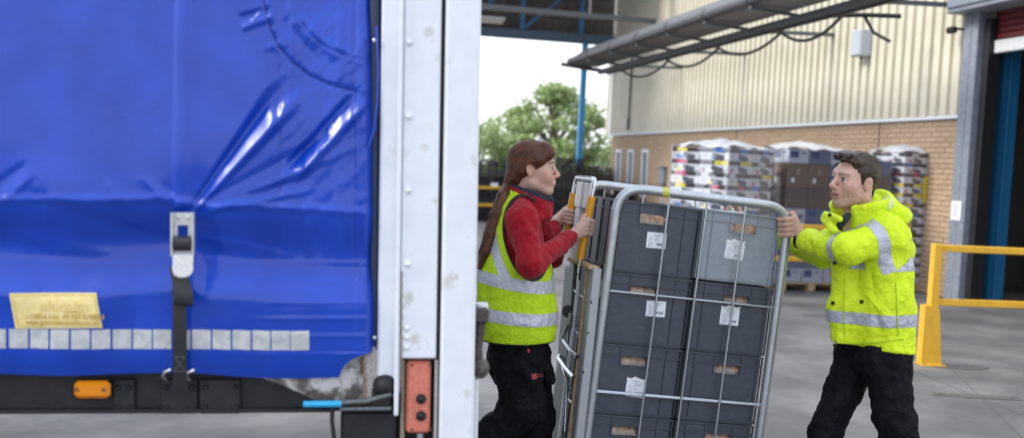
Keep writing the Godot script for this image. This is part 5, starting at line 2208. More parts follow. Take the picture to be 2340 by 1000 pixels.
func face_colour(p: Vector3, fem: bool, seed_noise: FastNoiseLite) -> Color:
	var skin := Color(0.56, 0.35, 0.27) if fem else Color(0.6, 0.37, 0.29)
	var z := absf(p.z)
	var wz := 0.92 if fem else 1.0
	# flush of cheeks, nose, ears
	var red := 0.5 * bump(p.x, 0.06, 0.025) * bump(p.y, -0.03, 0.022) + 0.5 * bump(p.x, 0.112, 0.02) * bump(p.y, -0.03, 0.016) + (0.35 if z > 0.071 * wz and absf(p.x + 0.012) < 0.024 and absf(p.y + 0.006) < 0.038 else 0.0)
	skin = skin.lerp(Color(0.56, 0.25, 0.19), clampf(red, 0, 0.8))
	if not fem:   # stubble
		var st := smoothstep(-0.035, -0.07, p.y) * smoothstep(-0.03, 0.0, p.x) * (1.0 - smoothstep(-0.115, -0.15, p.y))
		st = maxf(st, 0.6 * bump(p.y, -0.049, 0.006) * smoothstep(0.08, 0.09, p.x))
		if st > 0.15 and seed_noise.get_noise_3dv(p * 2600.0) > 0.3 - 0.45 * st:
			skin = skin.lerp(Color(0.26, 0.15, 0.075), 0.55)
	skin = skin * (1.0 + 0.1 * seed_noise.get_noise_3dv(p * 500.0) + 0.06 * seed_noise.get_noise_3dv(p * 1800.0))
	# lips and teeth
	if fem: p.y -= 0.007 * pow(z / 0.025, 2.0)
	var half := 0.026 - 0.35 * maxf(0.0, 0.094 - p.x)
	if p.x > 0.07 and z < 0.027 and p.y < -0.052 and p.y > -0.08:
		var inner := bump(p.y, -0.0655, 0.0038)
		var lip := maxf(bump(p.y, -0.0585, 0.0055), bump(p.y, -0.0725, 0.006)) * (1.0 - smoothstep(0.02, 0.027, z))
		skin = skin.lerp(Color(0.46, 0.17, 0.15), clampf(lip, 0, 1) * 0.75)
		if fem and inner > 0.35 and z < 0.023:
			skin = Color(0.75, 0.72, 0.68)
		elif not fem and inner > 0.5 and z < 0.022:
			skin = Color(0.12, 0.04, 0.035)
	if fem: p.y += 0.007 * pow(z / 0.025, 2.0)
	# eyes
	var ez := z - 0.0315 * wz
	if p.x > 0.074 and absf(ez) < 0.0125 and p.y > -0.0045 and p.y < 0.0125 - ez * ez * 25.0:
		var lid := p.y > 0.0105 - ez * ez * 25.0
		if lid: skin = Color(0.06, 0.035, 0.025)
		elif absf(ez - 0.001) < 0.0062: skin = Color(0.03, 0.022, 0.016) if fem else Color(0.05, 0.06, 0.06)
		else: skin = Color(0.42, 0.38, 0.36)
	# brows
	var by := (0.0275 if fem else 0.0245) + 0.16 * (0.0 if z < 0.03 else -(z - 0.03)) + 0.1 * (z - 0.02) * (1.0 if z < 0.03 else 0.0)
	if p.x > 0.045 and z > 0.011 and z < 0.052 * wz:
		var bw := bump(p.y, by, 0.0034 if fem else 0.0046)
		skin = skin.lerp(Color(0.05, 0.025, 0.015) if fem else Color(0.2, 0.12, 0.06), clampf(bw * (1.1 if fem else 0.9), 0, 0.92))
	return skin

func skin_mat() -> StandardMaterial3D:
	var m := mat(Color.WHITE, 0.5, 0.0, 0.4)
	m.vertex_color_use_as_albedo = true
	m.subsurf_scatter_enabled = true
	m.subsurf_scatter_strength = 0.04
	return m

func cloth(col: Color, col2: Color, rough: float, size: float, sd: int) -> StandardMaterial3D:
	var m := worn(col, col2, rough, size, sd, 0.03, 0.0, 0.3, 0.7, 1.5)
	var tx: NoiseTexture2D = bump_tex(sd + 7, 0.011, 14.0, 512, 4)
	(tx.noise as FastNoiseLite).fractal_type = FastNoiseLite.FRACTAL_RIDGED
	m.normal_texture = tx
	m.uv1_scale = Vector3(1.0, 0.8, 1.0) / 0.45
	m.normal_scale = 0.7
	m.metallic_specular = 0.25
	return m

# the soft shapes are gathered in a first pass, meshed side by side in threads, and used in the second
var jobs: Array = []
var job_at := 0
var gathering := false

func bake(hs: Soft, cell: float) -> void:
	if gathering:
		jobs.append([hs, cell])
	else:
		var r: Soft = jobs[job_at][0]
		hs.v = r.v; hs.n = r.n; hs.idx = r.idx
		job_at += 1

func run_job(i: int) -> void:
	jobs[i][0].build(jobs[i][1])

func build_people() -> void:
	var kept := names.duplicate()
	gathering = true
	var trial := [build_woman(), build_man()]
	gathering = false
	for o in trial:
		remove_child(o)
		o.free()
	names = kept
	var task := WorkerThreadPool.add_group_task(run_job, jobs.size(), -1, true)
	WorkerThreadPool.wait_for_group_task_completion(task)
	build_woman()
	build_man()

func place_skin(s: Soft, xf: Transform3D) -> Pelt:
	var k := Pelt.new()
	k.take(s)
	for i in k.v.size():
		k.v[i] = xf * k.v[i]
		k.n[i] = (xf.basis * k.n[i]).normalized()
	return k

func mix_head(fem: bool, xf: Transform3D) -> Pelt:
	var hs := head_soft(fem)
	bake(hs, 0.0037)
	var nz := FastNoiseLite.new()
	nz.seed = 9
	nz.frequency = 0.1
	var k := Pelt.new()
	k.take(hs)
	k.paint(func(p: Vector3, _n: Vector3) -> Color: return face_colour(p, fem, nz))
	for i in k.v.size():
		k.v[i] = xf * k.v[i]
		k.n[i] = (xf.basis * k.n[i]).normalized()
	return k

func build_woman() -> Node3D:
	var foot := G(1190, 1215)
	var t := thing("person", "person with a long ponytail in red fleece and yellow vest gripping the roll cage handles", "person", Transform3D(Basis(), Vector3(P(1185, 790, 4.42).x, 0, P(1185, 790, 4.42).z)))
	var hx := Vector3(0.992, 0.02, 0.12).normalized()
	var hy := Vector3(0.03, 1, 0.0).slide(hx).normalized()
	var hf := Transform3D(Basis(hx, hy, hx.cross(hy)).scaled(Vector3.ONE * 0.965), P(1221, 384, 4.4))
	# ---- body
	var body := mix_head(true, hf)
	var skinc := func(p: Vector3, _n: Vector3) -> Color: return Color(0.55, 0.36, 0.29)
	var shn := P(1192, 503, 4.25)
	var shf := P(1214, 500, 4.58)
	var eln := P(1213, 606, 4.12)
	var elf := P(1258, 585, 4.66)
	var grn := KF * Vector3(-0.478, 1.262, 0.135)
	var grf := KF * Vector3(-0.476, 1.285, -0.21)
	var gax := (KF.basis * Vector3(0.06, 1, 0)).normalized()
	var wrn := grn + Vector3(-0.062, -0.038, 0.05)
	var wrf := grf + Vector3(-0.075, -0.03, 0.03)
	var hs := Soft.new()
	grip_hand(hs, grn, gax, 0.0175, Vector3(-0.25, 0, 0.97).slide(gax).normalized(), Vector3(0.97, 0, 0.25).slide(gax).normalized(), wrn, wrn.lerp(eln, 0.35), 0.95)
	bake(hs, 0.0037)
	var k := place_skin(hs, Transform3D())
	k.paint(skinc)
	body.join(k)
	hs = Soft.new()
	grip_hand(hs, grf, gax, 0.0175, Vector3(-0.75, 0, -0.66).slide(gax).normalized(), Vector3(-0.2, 0, 1).slide(gax).normalized(), wrf, wrf.lerp(elf, 0.35), 0.92)
	bake(hs, 0.0038)
	k = place_skin(hs, Transform3D())
	k.paint(skinc)
	body.join(k)
	# trunk and legs under the clothes
	var nk := P(1190, 455, 4.42)
	var pel := P(1185, 790, 4.42)
	hs = Soft.new()
	hs.kk = 0.06
	hs.chain([nk, P(1188, 560, 4.42), P(1183, 690, 4.42), pel], [0.05, 0.085, 0.085, 0.09])
	hs.chain([P(1178, 800, 4.33), P(1192, 935, 4.3), P(1060, 1060, 4.36)], [0.075, 0.055, 0.04])
	hs.chain([P(1198, 800, 4.52), P(1224, 960, 4.5), P(1222, 1185, 4.5), P(1268, 1205, 4.5)], [0.075, 0.055, 0.045, 0.035])
	hs.chain([P(1060, 1060, 4.36), P(1075, 1110, 4.36)], [0.045, 0.04])
	hs.chain([shn, eln, wrn], [0.045, 0.035, 0.025])
	hs.chain([shf, elf, wrf], [0.045, 0.035, 0.025])
	bake(hs, 0.02)
	k = place_skin(hs, Transform3D())
	k.paint(skinc)
	body.join(k)
	wear("body", body, skin_mat(), t)
	# ---- hair
	var hair := hair_mat(lin(0.034, 0.011, 0.006), lin(0.082, 0.027, 0.012), lin(0.17, 0.062, 0.028), 301)
	hs = Soft.new()
	hs.kk = 0.03
	hs.ell(Vector3(-0.022, 0.04, 0), Vector3(0.106, 0.092, 0.081))
	hs.cap(Vector3(-0.06, 0.0, 0), Vector3(-0.085, -0.045, 0), 0.07, 0.045)
	hs.cap(Vector3(-0.085, -0.045, 0), Vector3(-0.115, -0.075, 0.0), 0.045, 0.026)
	hs.cap(Vector3(0.045, 0.095, 0.015), Vector3(0.082, 0.06, 0.03), 0.025, 0.018)
	for q in [-1.0, 1.0]:
		hs.cap(Vector3(0.06, 0.085, 0.03 * q), Vector3(0.02, 0.035, 0.068 * q), 0.022, 0.014)
		hs.cap(Vector3(0.02, 0.035, 0.066 * q), Vector3(-0.05, -0.01, 0.062 * q), 0.016, 0.02)
		hs.ell(Vector3(-0.008, -0.014, 0.083 * q), Vector3(0.027, 0.034, 0.03), Basis(), 0.006, -1)
	# hairline: take the face away
	hs.cap(Vector3(0.135, -0.02, 0), Vector3(0.118, 0.03, 0), 0.075, 0.05, 0.01, -1)
	hs.ell(Vector3(0.06, -0.075, 0), Vector3(0.07, 0.085, 0.2), Basis(), 0.01, -1)
	hs.ell(Vector3(0.01, -0.1, 0), Vector3(0.05, 0.06, 0.2), Basis(), 0.01, -1)
	hs.noise = creases(302, 9.0)
	hs.amp = 0.0018
	hs.nb = Basis(Vector3(0, 0, 1), -0.7)
	hs.nscale = Vector3(0.5, 5.0, 5.0)
	bake(hs, 0.0042)
	var hk := place_skin(hs, hf)
	# ponytail
	hs = Soft.new()
	hs.kk = 0.02
	var tail := [hf * Vector3(-0.117, -0.078, 0.0), P(1152, 447, 4.36), P(1138, 490, 4.33), P(1124, 535, 4.31), P(1110, 575, 4.3), P(1098, 612, 4.3)]
	for o in [Vector3(0, 0, 0.022), Vector3(0, 0, -0.022), Vector3(0.012, 0, 0), Vector3(-0.012, 0, 0.005)]:
		var pts: Array = []
		for i in tail.size():
			pts.append(tail[i] + o * [0.4, 0.8, 1.0, 1.1, 1.0, 0.7][i])
		hs.chain(pts, [0.018, 0.022, 0.024, 0.022, 0.018, 0.007], 0.012)
	hs.noise = creases(303, 9.0)
	hs.amp = 0.0025
	hs.nb = Basis(Vector3(0, 0, 1), -0.35)
	hs.nscale = Vector3(5.0, 0.4, 5.0)
	bake(hs, 0.0048)
	wear_along("hair", hk, hair, t, hf * Transform3D(Basis(Vector3(0, 0, 1), deg_to_rad(127.0)), Vector3.ZERO), "reddish brown hair drawn back")
	wear_along("ponytail", place_skin(hs, Transform3D()), hair, t, Transform3D(Basis(Vector3(0, 0, 1), -0.36), tail[2]), "long reddish brown ponytail")
	var loose := MB.new()
	var lr := RandomNumberGenerator.new()
	lr.seed = 44
	for i in 60:
		var sp: Array = []
		var o := Vector3(lr.randf_range(-0.03, 0.03), 0, lr.randf_range(-0.035, 0.035))
		var ext := lr.randf_range(0.8, 1.35)
		var upto := lr.randi_range(3, 6)
		for k2 in upto:
			var w: float = [0.3, 0.9, 1.15, 1.2, 1.1, 0.9][k2]
			sp.append((tail[k2] as Vector3) + o * w * ext + Vector3(lr.randf_range(-0.004, 0.004), 0, lr.randf_range(-0.004, 0.004)))
		loose.tube(sp, 0.0011, 4, false, 0.0005)
	for i in 40:   # short wisps round the hairline and crown
		var an := lr.randf_range(-0.5, 2.6)
		var rad := Vector3(cos(an) * 0.1 - 0.02, sin(an) * 0.09 + 0.042, lr.randf_range(-0.04, 0.04))
		var p0 := hf * (rad * 0.97)
		loose.tube([p0, hf * (rad * 1.035 + Vector3(-0.015, 0, 0)), hf * (rad * 1.03 + Vector3(-0.04, -0.012, 0))], 0.0009, 4, false, 0.0004)
	var ls := part("loose_strands", loose, hair, t, true)
	ls.set_meta("kind", "stuff")
	var tie := MB.new()
	var t0: Vector3 = tail[0]
	var td: Vector3 = ((tail[1] as Vector3) - t0).normalized()
	tie.tube([t0 - td * 0.008, t0 + td * 0.008], 0.027, 14)
	part("hair_tie", tie, mat(lin(0.01, 0.012, 0.03), 0.7), t, true)
	# ---- red fleece
	hs = Soft.new()
	hs.kk = 0.05
	torso_woman(hs, 0.0)
	hs.chain([shn, eln, wrn + (eln - wrn).normalized() * 0.035], [0.068, 0.053, 0.042], 0.03)
	hs.chain([shf, elf, wrf + (elf - wrf).normalized() * 0.03], [0.07, 0.058, 0.042], 0.03)
	hs.cap(shn, nk, 0.062, 0.055)
	hs.cap(shf, nk, 0.062, 0.055)
	# stand-up collar
	for i in 34:
		var an := TAU * i / 34.0
		var q := Vector3(cos(an), 0, sin(an))
		hs.cap(P(1207, 492, 4.41) + q * Vector3(0.095, 0, 0.1), P(1211, 438, 4.41) + q * Vector3(0.094, 0, 0.09) + Vector3(0, -0.03 * cos(an), 0), 0.016, 0.012, 0.02)
	hs.cap(P(1250, 470, 4.4), P(1254, 505, 4.38), 0.014, 0.01, 0.01)
	hs.planes.append(Plane(Vector3(0.05, -1, 0).normalized(), P(1185, 764, 4.42)))
	hs.noise = creases(304, 7.0)
	hs.amp = 0.009
	bake(hs, 0.0085)
	var fl := place_skin(hs, Transform3D())
	var red := cloth(lin(0.26, 0.006, 0.014), lin(0.33, 0.01, 0.02), 0.9, 0.25, 305)
	red.rim_enabled = true
	red.rim = 0.25
	# navy edging on collar and cuffs
	var cn := (eln - wrn).normalized()
	var c0 := wrn + cn * 0.012
	var cf := (elf - wrf).normalized()
	var c1 := wrf + cf * 0.008
	var navy := fl.cut(func(p: Vector3, _n: Vector3) -> float: return minf(p.distance_to(c0) - 0.05 if absf((p - c0).dot(cn)) > 1e9 else maxf((p - c0).dot(cn) - 0.006, p.distance_to(c0) - 0.08), maxf((p - c1).dot(cf) - 0.006, p.distance_to(c1) - 0.08)))
	var ctop := P(1211, 440, 4.41)
	var navy2 := fl.cut(func(p: Vector3, _n: Vector3) -> float: return maxf(ctop.y - 0.003 - 0.34 * (p.x - ctop.x) - p.y, Vector2(p.x - ctop.x, p.z - ctop.z).length() - 0.12))
	navy.join(navy2)
	wear("fleece", fl, red, t, "red zip-neck fleece jacket")
	wear_each("fleece_edging", navy, mat(lin(0.008, 0.011, 0.028), 0.8), t)
	# ---- hi-vis vest
	hs = Soft.new()
	hs.kk = 0.05
	torso_woman(hs, 0.016)
	hs.cap(shn.lerp(nk, 0.25), nk, 0.07, 0.068)
	hs.cap(shf.lerp(nk, 0.25), nk, 0.07, 0.068)
	hs.planes.append(Plane(Vector3(0.03, -1, 0).normalized(), P(1185, 768, 4.42)))
	hs.noise = creases(306, 3.2)
	hs.nscale = Vector3(1.3, 0.45, 1.3)
	hs.amp = 0.009
	bake(hs, 0.0085)
	var vs := place_skin(hs, Transform3D())
	var hc := P(1207, 536, 4.2)
	var arm := func(p: Vector3, _n: Vector3) -> float:
		# one big arm hole through the body, both sides; sizes in metres
		var q := (p - hc)
		var x := q.x * 0.97 + q.y * 0.22
		var y := q.y * 0.97 - q.x * 0.22
		var f := Vector2(x / (0.088 if x > 0 else 0.1), y / (0.185 if y < 0 else 0.16)).length() - 1.0
		return f * 0.09 if absf(p.z - P(1190, 540, 4.42).z) > 0.05 else 1.0
	var neck := P(1215, 452, 4.42)
	var vneck := func(p: Vector3, _n: Vector3) -> float:
		var q := p - neck
		return maxf(Vector2(q.x + 0.35 * minf(q.y, 0.0), q.z).length() - 0.088 - 0.1 * minf(q.y, 0.0), -q.y - 0.2)
	vs.cut(arm)
	vs.cut(vneck)
	var bind := vs.cut(func(p: Vector3, nn: Vector3) -> float: return minf(minf(arm.call(p, nn), vneck.call(p, nn)) - 0.006, p.y - P(1185, 768, 4.42).y - 0.03 * (p.x - P(1185, 768, 4.42).x) - 0.007))
	# silver tapes: two round the body, two over the shoulders
	var yb1 := P(1180, 646, 4.26).y
	var yb2 := P(1180, 722, 4.26).y
	var x0 := P(1180, 646, 4.26).x
	var tapes := func(p: Vector3, _n: Vector3) -> float:
		var sl := -0.12 * (p.x - x0) + 0.25 * pow(maxf(0, p.x - x0), 2.0) - 0.6 * pow(p.x - x0, 2.0) * 0.0
		return minf(absf(p.y - yb1 - sl) - 0.026, absf(p.y - yb2 - sl * 0.4) - 0.027)
	var tp := vs.cut(tapes)
	var yoke := vs.cut(func(p: Vector3, nn: Vector3) -> float:
		if p.y < yb1: return 1.0
		var f: float = arm.call(p, nn)
		if f >= 1.0: return 1.0
		return absf(f - 0.046) - 0.0165)
	tp.join(yoke)
	var lime := cloth(lin(0.42, 0.62, 0.015), lin(0.48, 0.68, 0.025), 0.6, 0.3, 307)
	var silver := cloth(lin(0.47, 0.49, 0.55), lin(0.52, 0.54, 0.6), 0.4, 0.5, 308)
	silver.metallic = 0.25
	M.silver = silver
	wear("vest", vs, lime, t, "yellow high-visibility vest")
	wear_each("reflective_tape", tp.puff(0.0012), silver, t)
	wear_each("vest_binding", bind.puff(0.001), mat(lin(0.012, 0.013, 0.016), 0.8), t)
	# ---- work trousers
	hs = Soft.new()
	hs.kk = 0.05
	hs.cap(P(1182, 760, 4.36), P(1182, 815, 4.36), 0.125, 0.125)
	hs.cap(P(1190, 760, 4.5), P(1192, 815, 4.5), 0.12, 0.12)
	hs.chain([P(1178, 810, 4.33), P(1196, 930, 4.3)], [0.125, 0.092])
	hs.chain([P(1196, 930, 4.3), P(1130, 990, 4.33), P(1062, 1055, 4.36)], [0.09, 0.083, 0.07])
	hs.chain([P(1200, 810, 4.5), P(1222, 950, 4.48), P(1224, 1180, 4.5)], [0.12, 0.088, 0.075])
	hs.cap(P(1248, 800, 4.38), P(1254, 868, 4.38), 0.022, 0.03, 0.015)
	hs.cap(P(1190, 800, 4.22), P(1230, 830, 4.24), 0.02, 0.02, 0.03)
	hs.cap(P(1195, 845, 4.21), P(1225, 880, 4.23), 0.024, 0.024, 0.025)
	hs.noise = creases(309, 6.0)
	hs.amp = 0.016
	bake(hs, 0.009)
	var tr := place_skin(hs, Transform3D())
	var black := cloth(lin(0.004, 0.004, 0.005), lin(0.009, 0.009, 0.01), 0.8, 0.2, 310)
	wear("trousers", tr, black, t, "black work trousers with holster pockets")
	# red brand tab on the thigh pocket
	var ctr := P(1228, 858, 4.157)
	var dx := (P(1244, 854, 4.165) - P(1214, 860, 4.15)).normalized()
	var dy := Vector3.UP.slide(dx).normalized()
	var bs := Basis(dx, dy, dx.cross(dy))
	var b := MB.new()
	b.box(Transform3D(bs, ctr - dx * 0.014), Vector3(0.021, 0.022, 0.004), 0.001)
	var tab := part("logo_patch", b, mat(lin(0.5, 0.06, 0.09), 0.7), t, true)
	text("logo_letter", "B", 0.014, tab.transform * Transform3D(bs, t.to_local(ctr - dx * 0.014) + bs.z * 0.0022), mat(lin(0.01, 0.01, 0.01), 0.8), t)
	text("logo_word", "BLACK", 0.0055, Transform3D(bs, t.to_local(ctr + dx * 0.011 + dy * 0.005) + bs.z * 0.0022), mat(lin(0.5, 0.06, 0.09), 0.7), t)
	text("logo_word", "WORKWEAR", 0.0045, Transform3D(bs, t.to_local(ctr + dx * 0.012 - dy * 0.004) + bs.z * 0.0022), mat(lin(0.5, 0.06, 0.09), 0.7), t)
	b = MB.new()
	b.box(Transform3D(bs, P(1208, 801, 4.165)), Vector3(0.009, 0.015, 0.004), 0.001)
	part("pocket_tab", b, mat(lin(0.45, 0.02, 0.05), 0.7), t, true)
	return t

func torso_woman(hs: Soft, g: float) -> void:
	for s in [[4.35, -1.0], [4.49, 1.0]]:
		var d: float = s[0]
		hs.chain([P(1186, 490, d), P(1183, 550, d), P(1179, 640, d), P(1181, 720, d), P(1182, 790, d)], [0.072 + g, 0.108 + g, 0.135 + g * 1.6, 0.145 + g * 1.6, 0.145 + g * 1.6])

func build_man() -> Node3D:
	var pel := P(1990, 815, 4.3)
	var t := thing("person", "person in a yellow hooded high-visibility jacket and black jeans pushing the roll cage", "person", Transform3D(Basis(), Vector3(pel.x, 0, pel.z)))
	var hx := Vector3(-0.93, 0.03, 0.36).normalized()
	var hy := Vector3(0.02, 1, 0.05).slide(hx).normalized()
	var hf := Transform3D(Basis(hx, hy, hx.cross(hy)).scaled(Vector3.ONE * 0.985), P(1953, 413, 4.22))
	var body := mix_head(false, hf)
	var skinc := func(p: Vector3, _n: Vector3) -> Color: return Color(0.57, 0.34, 0.27)
	var shn := P(2028, 540, 4.16)
	var shf := P(1950, 530, 4.47)
	var eln := P(1936, 568, 4.12)
	var elf := P(1884, 574, 4.62)
	# hands on the bent tube ends of the cage
	var top := 1.458
	var grn := KF * Vector3(0.398, top - 0.085, 0.3)
	var grf := KF * Vector3(0.395, top - 0.07, -0.32)
	var ax := (KF.basis * Vector3(-0.22, 1, 0)).normalized()
	var wrn := grn + Vector3(0.066, -0.058, 0.05)
	var wrf := grf + Vector3(0.07, -0.05, -0.02)
	var hs := Soft.new()
	grip_hand(hs, grn, ax, 0.0205, Vector3(0.86, 0, 0.5).slide(ax).normalized(), Vector3(-0.5, 0, 0.86).slide(ax).normalized(), wrn, wrn.lerp(eln, 0.4), 1.14)
	bake(hs, 0.0038)
	var k := place_skin(hs, Transform3D())
	k.paint(skinc)
	body.join(k)
	hs = Soft.new()
	grip_hand(hs, grf, ax, 0.0205, Vector3(0.86, 0, -0.5).slide(ax).normalized(), Vector3(-0.5, 0, -0.86).slide(ax).normalized(), wrf, wrf.lerp(elf, 0.4), 1.1)
	bake(hs, 0.004)
	k = place_skin(hs, Transform3D())
	k.paint(skinc)
	body.join(k)
	var nk := P(1992, 492, 4.3)
	var anf := P(1828, 1195, 4.36)
	var anr := P(2135, 1190, 4.22)
	hs = Soft.new()
	hs.kk = 0.06
	hs.chain([nk, P(1990, 600, 4.3), P(1992, 800, 4.3)], [0.06, 0.09, 0.06])
	hs.chain([P(1962, 840, 4.38), P(1895, 960, 4.34), anf, P(1780, 1225, 4.36)], [0.065, 0.05, 0.045, 0.035])
	hs.chain([P(2020, 840, 4.2), P(2050, 1000, 4.16), anr, P(2090, 1235, 4.22)], [0.065, 0.05, 0.045, 0.035])
	hs.chain([shn, eln, wrn], [0.05, 0.04, 0.03])
	hs.chain([shf, elf, wrf], [0.05, 0.04, 0.03])
	bake(hs, 0.02)
	k = place_skin(hs, Transform3D())
	k.paint(skinc)
	body.join(k)
	wear("body", body, skin_mat(), t)
	# wedding ring
	var rb := MB.new()
	var rp: Array = []
	for i in 15:
		var an := TAU * i / 14.0
		rp.append(grn - ax * 0.5 * 0.0234 + (Vector3(-0.05, 0, 1).slide(ax).normalized()) * (0.0205 + 0.0097) + (Vector3(0, 0, 1).slide(ax).normalized() * cos(an) + ax * sin(an)) * 0.0118)
	rb.tube(rp, 0.0016, 6)
	part("ring", rb, mat(lin(0.8, 0.62, 0.3), 0.2, 1.0), t, true)
	# ---- hair
	var hair := hair_mat(lin(0.014, 0.009, 0.006), lin(0.04, 0.025, 0.015), lin(0.1, 0.065, 0.04), 321)
	hs = Soft.new()
	hs.kk = 0.02
	hs.ell(Vector3(-0.02, 0.043, 0), Vector3(0.102, 0.09, 0.0805))
	hs.cap(Vector3(-0.075, 0.0, 0), Vector3(-0.068, -0.055, 0), 0.045, 0.036)
	for i in 22:
		var z := -0.06 + 0.12 * (i % 6) / 5.0
		var st := Vector3(-0.06 + 0.05 * (i / 6) * 0.7, 0.105 - z * z * 6.0, z + 0.01)
		var en := st + Vector3(0.062, -0.006 + 0.022 * sin(i * 2.1), 0.02 * cos(i * 1.7))
		hs.cap(st, en, 0.017, 0.009, 0.008)
	for q in [-1.0, 1.0]:
		hs.cap(Vector3(0.012, 0.04, 0.067 * q), Vector3(0.012, -0.008, 0.067 * q), 0.013, 0.007, 0.01)
		hs.ell(Vector3(-0.014, -0.012, 0.09 * q), Vector3(0.023, 0.036, 0.03), Basis(), 0.005, -1)
	# forelock swept up from the brow
	for i in 7:
		hs.cap(Vector3(0.045, 0.1, -0.04 + i * 0.0135), Vector3(0.088 + 0.006 * sin(i * 3.0), 0.094 + 0.005 * cos(i * 2.0), -0.045 + i * 0.014), 0.017, 0.008, 0.008)
	hs.ell(Vector3(0.11, 0.0, 0), Vector3(0.075, 0.085, 0.2), Basis(), 0.008, -1)
	hs.ell(Vector3(0.055, -0.055, 0), Vector3(0.045, 0.09, 0.2), Basis(), 0.008, -1)
	hs.ell(Vector3(0.005, -0.11, 0), Vector3(0.06, 0.06, 0.2), Basis(), 0.008, -1)
	hs.noise = creases(322, 11.0)
	hs.amp = 0.007
	hs.nb = Basis(Vector3(0, 0, 1), 0.5)
	hs.nscale = Vector3(0.5, 2.2, 2.2)
	bake(hs, 0.004)
	wear_along("hair", place_skin(hs, hf), hair, t, hf * Transform3D(Basis(Vector3(0, 0, 1), deg_to_rad(-70.0)), Vector3.ZERO), "short tousled brown hair")
	# ---- jacket
	hs = Soft.new()
	hs.kk = 0.05
	hs.chain([P(2025, 575, 4.2), P(2026, 700, 4.2), P(2032, 820, 4.2)], [0.118, 0.112, 0.115])
	hs.chain([P(1966, 565, 4.4), P(1962, 700, 4.4), P(1964, 820, 4.4)], [0.12, 0.118, 0.118])
	hs.chain([P(1990, 560, 4.3), P(1990, 700, 4.29), P(1994, 820, 4.29)], [0.12, 0.13, 0.13])
	hs.chain([P(1935, 560, 4.27), P(1930, 700, 4.26), P(1932, 820, 4.26)], [0.06, 0.062, 0.065])
	hs.cap(shn, nk, 0.085, 0.08)
	hs.cap(shf, nk, 0.085, 0.08)
	var cuffn := wrn.lerp(eln, 0.14)
	var cufff := wrf.lerp(elf, 0.15)
	hs.chain([shn, eln, cuffn], [0.09, 0.069, 0.059], 0.03)
	hs.chain([shf, elf, cufff], [0.095, 0.076, 0.06], 0.03)
	var hem := Plane(Vector3(-0.06, -1, 0).normalized(), P(1990, 793, 4.2))
	hs.planes.append(hem)
	hs.noise = creases(323, 4.0)
	hs.nscale = Vector3(1.6, 1.2, 1.6)
	hs.amp = 0.012
	bake(hs, 0.0085)
	var jk := place_skin(hs, Transform3D())
	var lime := cloth(lin(0.62, 0.82, 0.02), lin(0.7, 0.88, 0.04), 0.5, 0.4, 324)
	# silver bands
	var y1 := P(1990, 605, 4.1).y
	var y2 := P(1990, 734, 4.1).y
	var xm := P(1990, 605, 4.1).x
	var ud := (eln - shn).normalized()
	var fd := (cuffn - eln).normalized()
	var ua := shn.lerp(eln, 0.36)
	var fa := eln.lerp(cuffn, 0.1)
	var ud2 := (elf - shf).normalized()
	var fa2 := elf.lerp(cufff, 0.72)
	var fd2 := (cufff - elf).normalized()
	var seg := func(p: Vector3, q0: Vector3, q1: Vector3) -> float:
		var ab := q1 - q0
		var u := clampf((p - q0).dot(ab) / ab.length_squared(), 0.0, 1.0)
		return p.distance_to(q0 + ab * u)
	var onarm := func(p: Vector3) -> float:   # < 0 on the near sleeve
		return minf(seg.call(p, shn.lerp(eln, 0.1), eln) - 0.118, seg.call(p, eln, cuffn) - 0.095)
	var onarm2 := func(p: Vector3) -> float:
		return minf(seg.call(p, shf.lerp(elf, 0.25), elf), seg.call(p, elf, cufff)) - 0.09
	var tx0 := P(2000, 570, 4.32)
	var tx1 := P(2004, 800, 4.3)
	var bands := func(p: Vector3, _n: Vector3) -> float:
		var da: float = minf(seg.call(p, shn.lerp(eln, 0.2), eln), seg.call(p, eln, cuffn))
		if da - 0.085 < seg.call(p, tx0, tx1) - 0.165:
			return minf(absf((p - ua).dot(ud)) - 0.026, absf((p - fa).dot(fd)) - 0.026)
		if onarm2.call(p) < 0.0:
			return absf((p - fa2).dot(fd2)) - 0.026
		var sl := 0.05 * (p.x - xm)
		return minf(absf(p.y - y1 - sl) - 0.027, absf(p.y - y2 - sl) - 0.026)
	var tp := jk.cut(bands)
	wear("jacket", jk, lime, t, "bright yellow high-visibility jacket")
	wear_each("reflective_tape", tp.puff(0.0012), M.silver, t)
	# turned-out collar
	hs = Soft.new()
	hs.kk = 0.03
	var cb := P(1975, 466, 4.27)
	for i in 23:
		var an := deg_to_rad(-150.0 + 300.0 * i / 22.0)   # 0 points backwards
		var fw := Vector3(0.9, 0, -0.42)
		var q := fw.rotated(Vector3.UP, an)
		var open := absf(an) / 2.6
		hs.cap(cb + q * 0.092 + Vector3(0, -0.06 - 0.03 * open, 0), cb + q * (0.098 + 0.035 * open) + Vector3(0, 0.055 - 0.07 * open, 0), 0.022, 0.014, 0.03)
	hs.cap(P(1888, 488, 4.22), P(1920, 500, 4.12), 0.013, 0.016, 0.02)
	hs.cap(P(1885, 500, 4.24), P(1905, 525, 4.14), 0.016, 0.02, 0.03)
	hs.noise = creases(329, 6.0)
	hs.amp = 0.004
	bake(hs, 0.006)
	wear("collar", place_skin(hs, Transform3D()), lime, t)
	# ---- hood lying on the back, paler inside
	hs = Soft.new()
	hs.kk = 0.03
	hs.ell(P(2034, 484, 4.3), Vector3(0.085, 0.055, 0.15), Basis(Vector3(0, 0, 1), -0.45))
	hs.ell(P(2012, 465, 4.27), Vector3(0.06, 0.05, 0.12), Basis(Vector3(0, 0, 1), -0.45))
	hs.cap(P(2068, 492, 4.3), P(2060, 500, 4.18), 0.03, 0.028)
	hs.ell(P(2000, 430, 4.24), Vector3(0.065, 0.055, 0.09), Basis(), 0.02, -1)
	hs.noise = creases(325, 5.0)
	hs.amp = 0.012
	bake(hs, 0.007)
	var hd := place_skin(hs, Transform3D())
	var hp := P(2008, 462, 4.2)
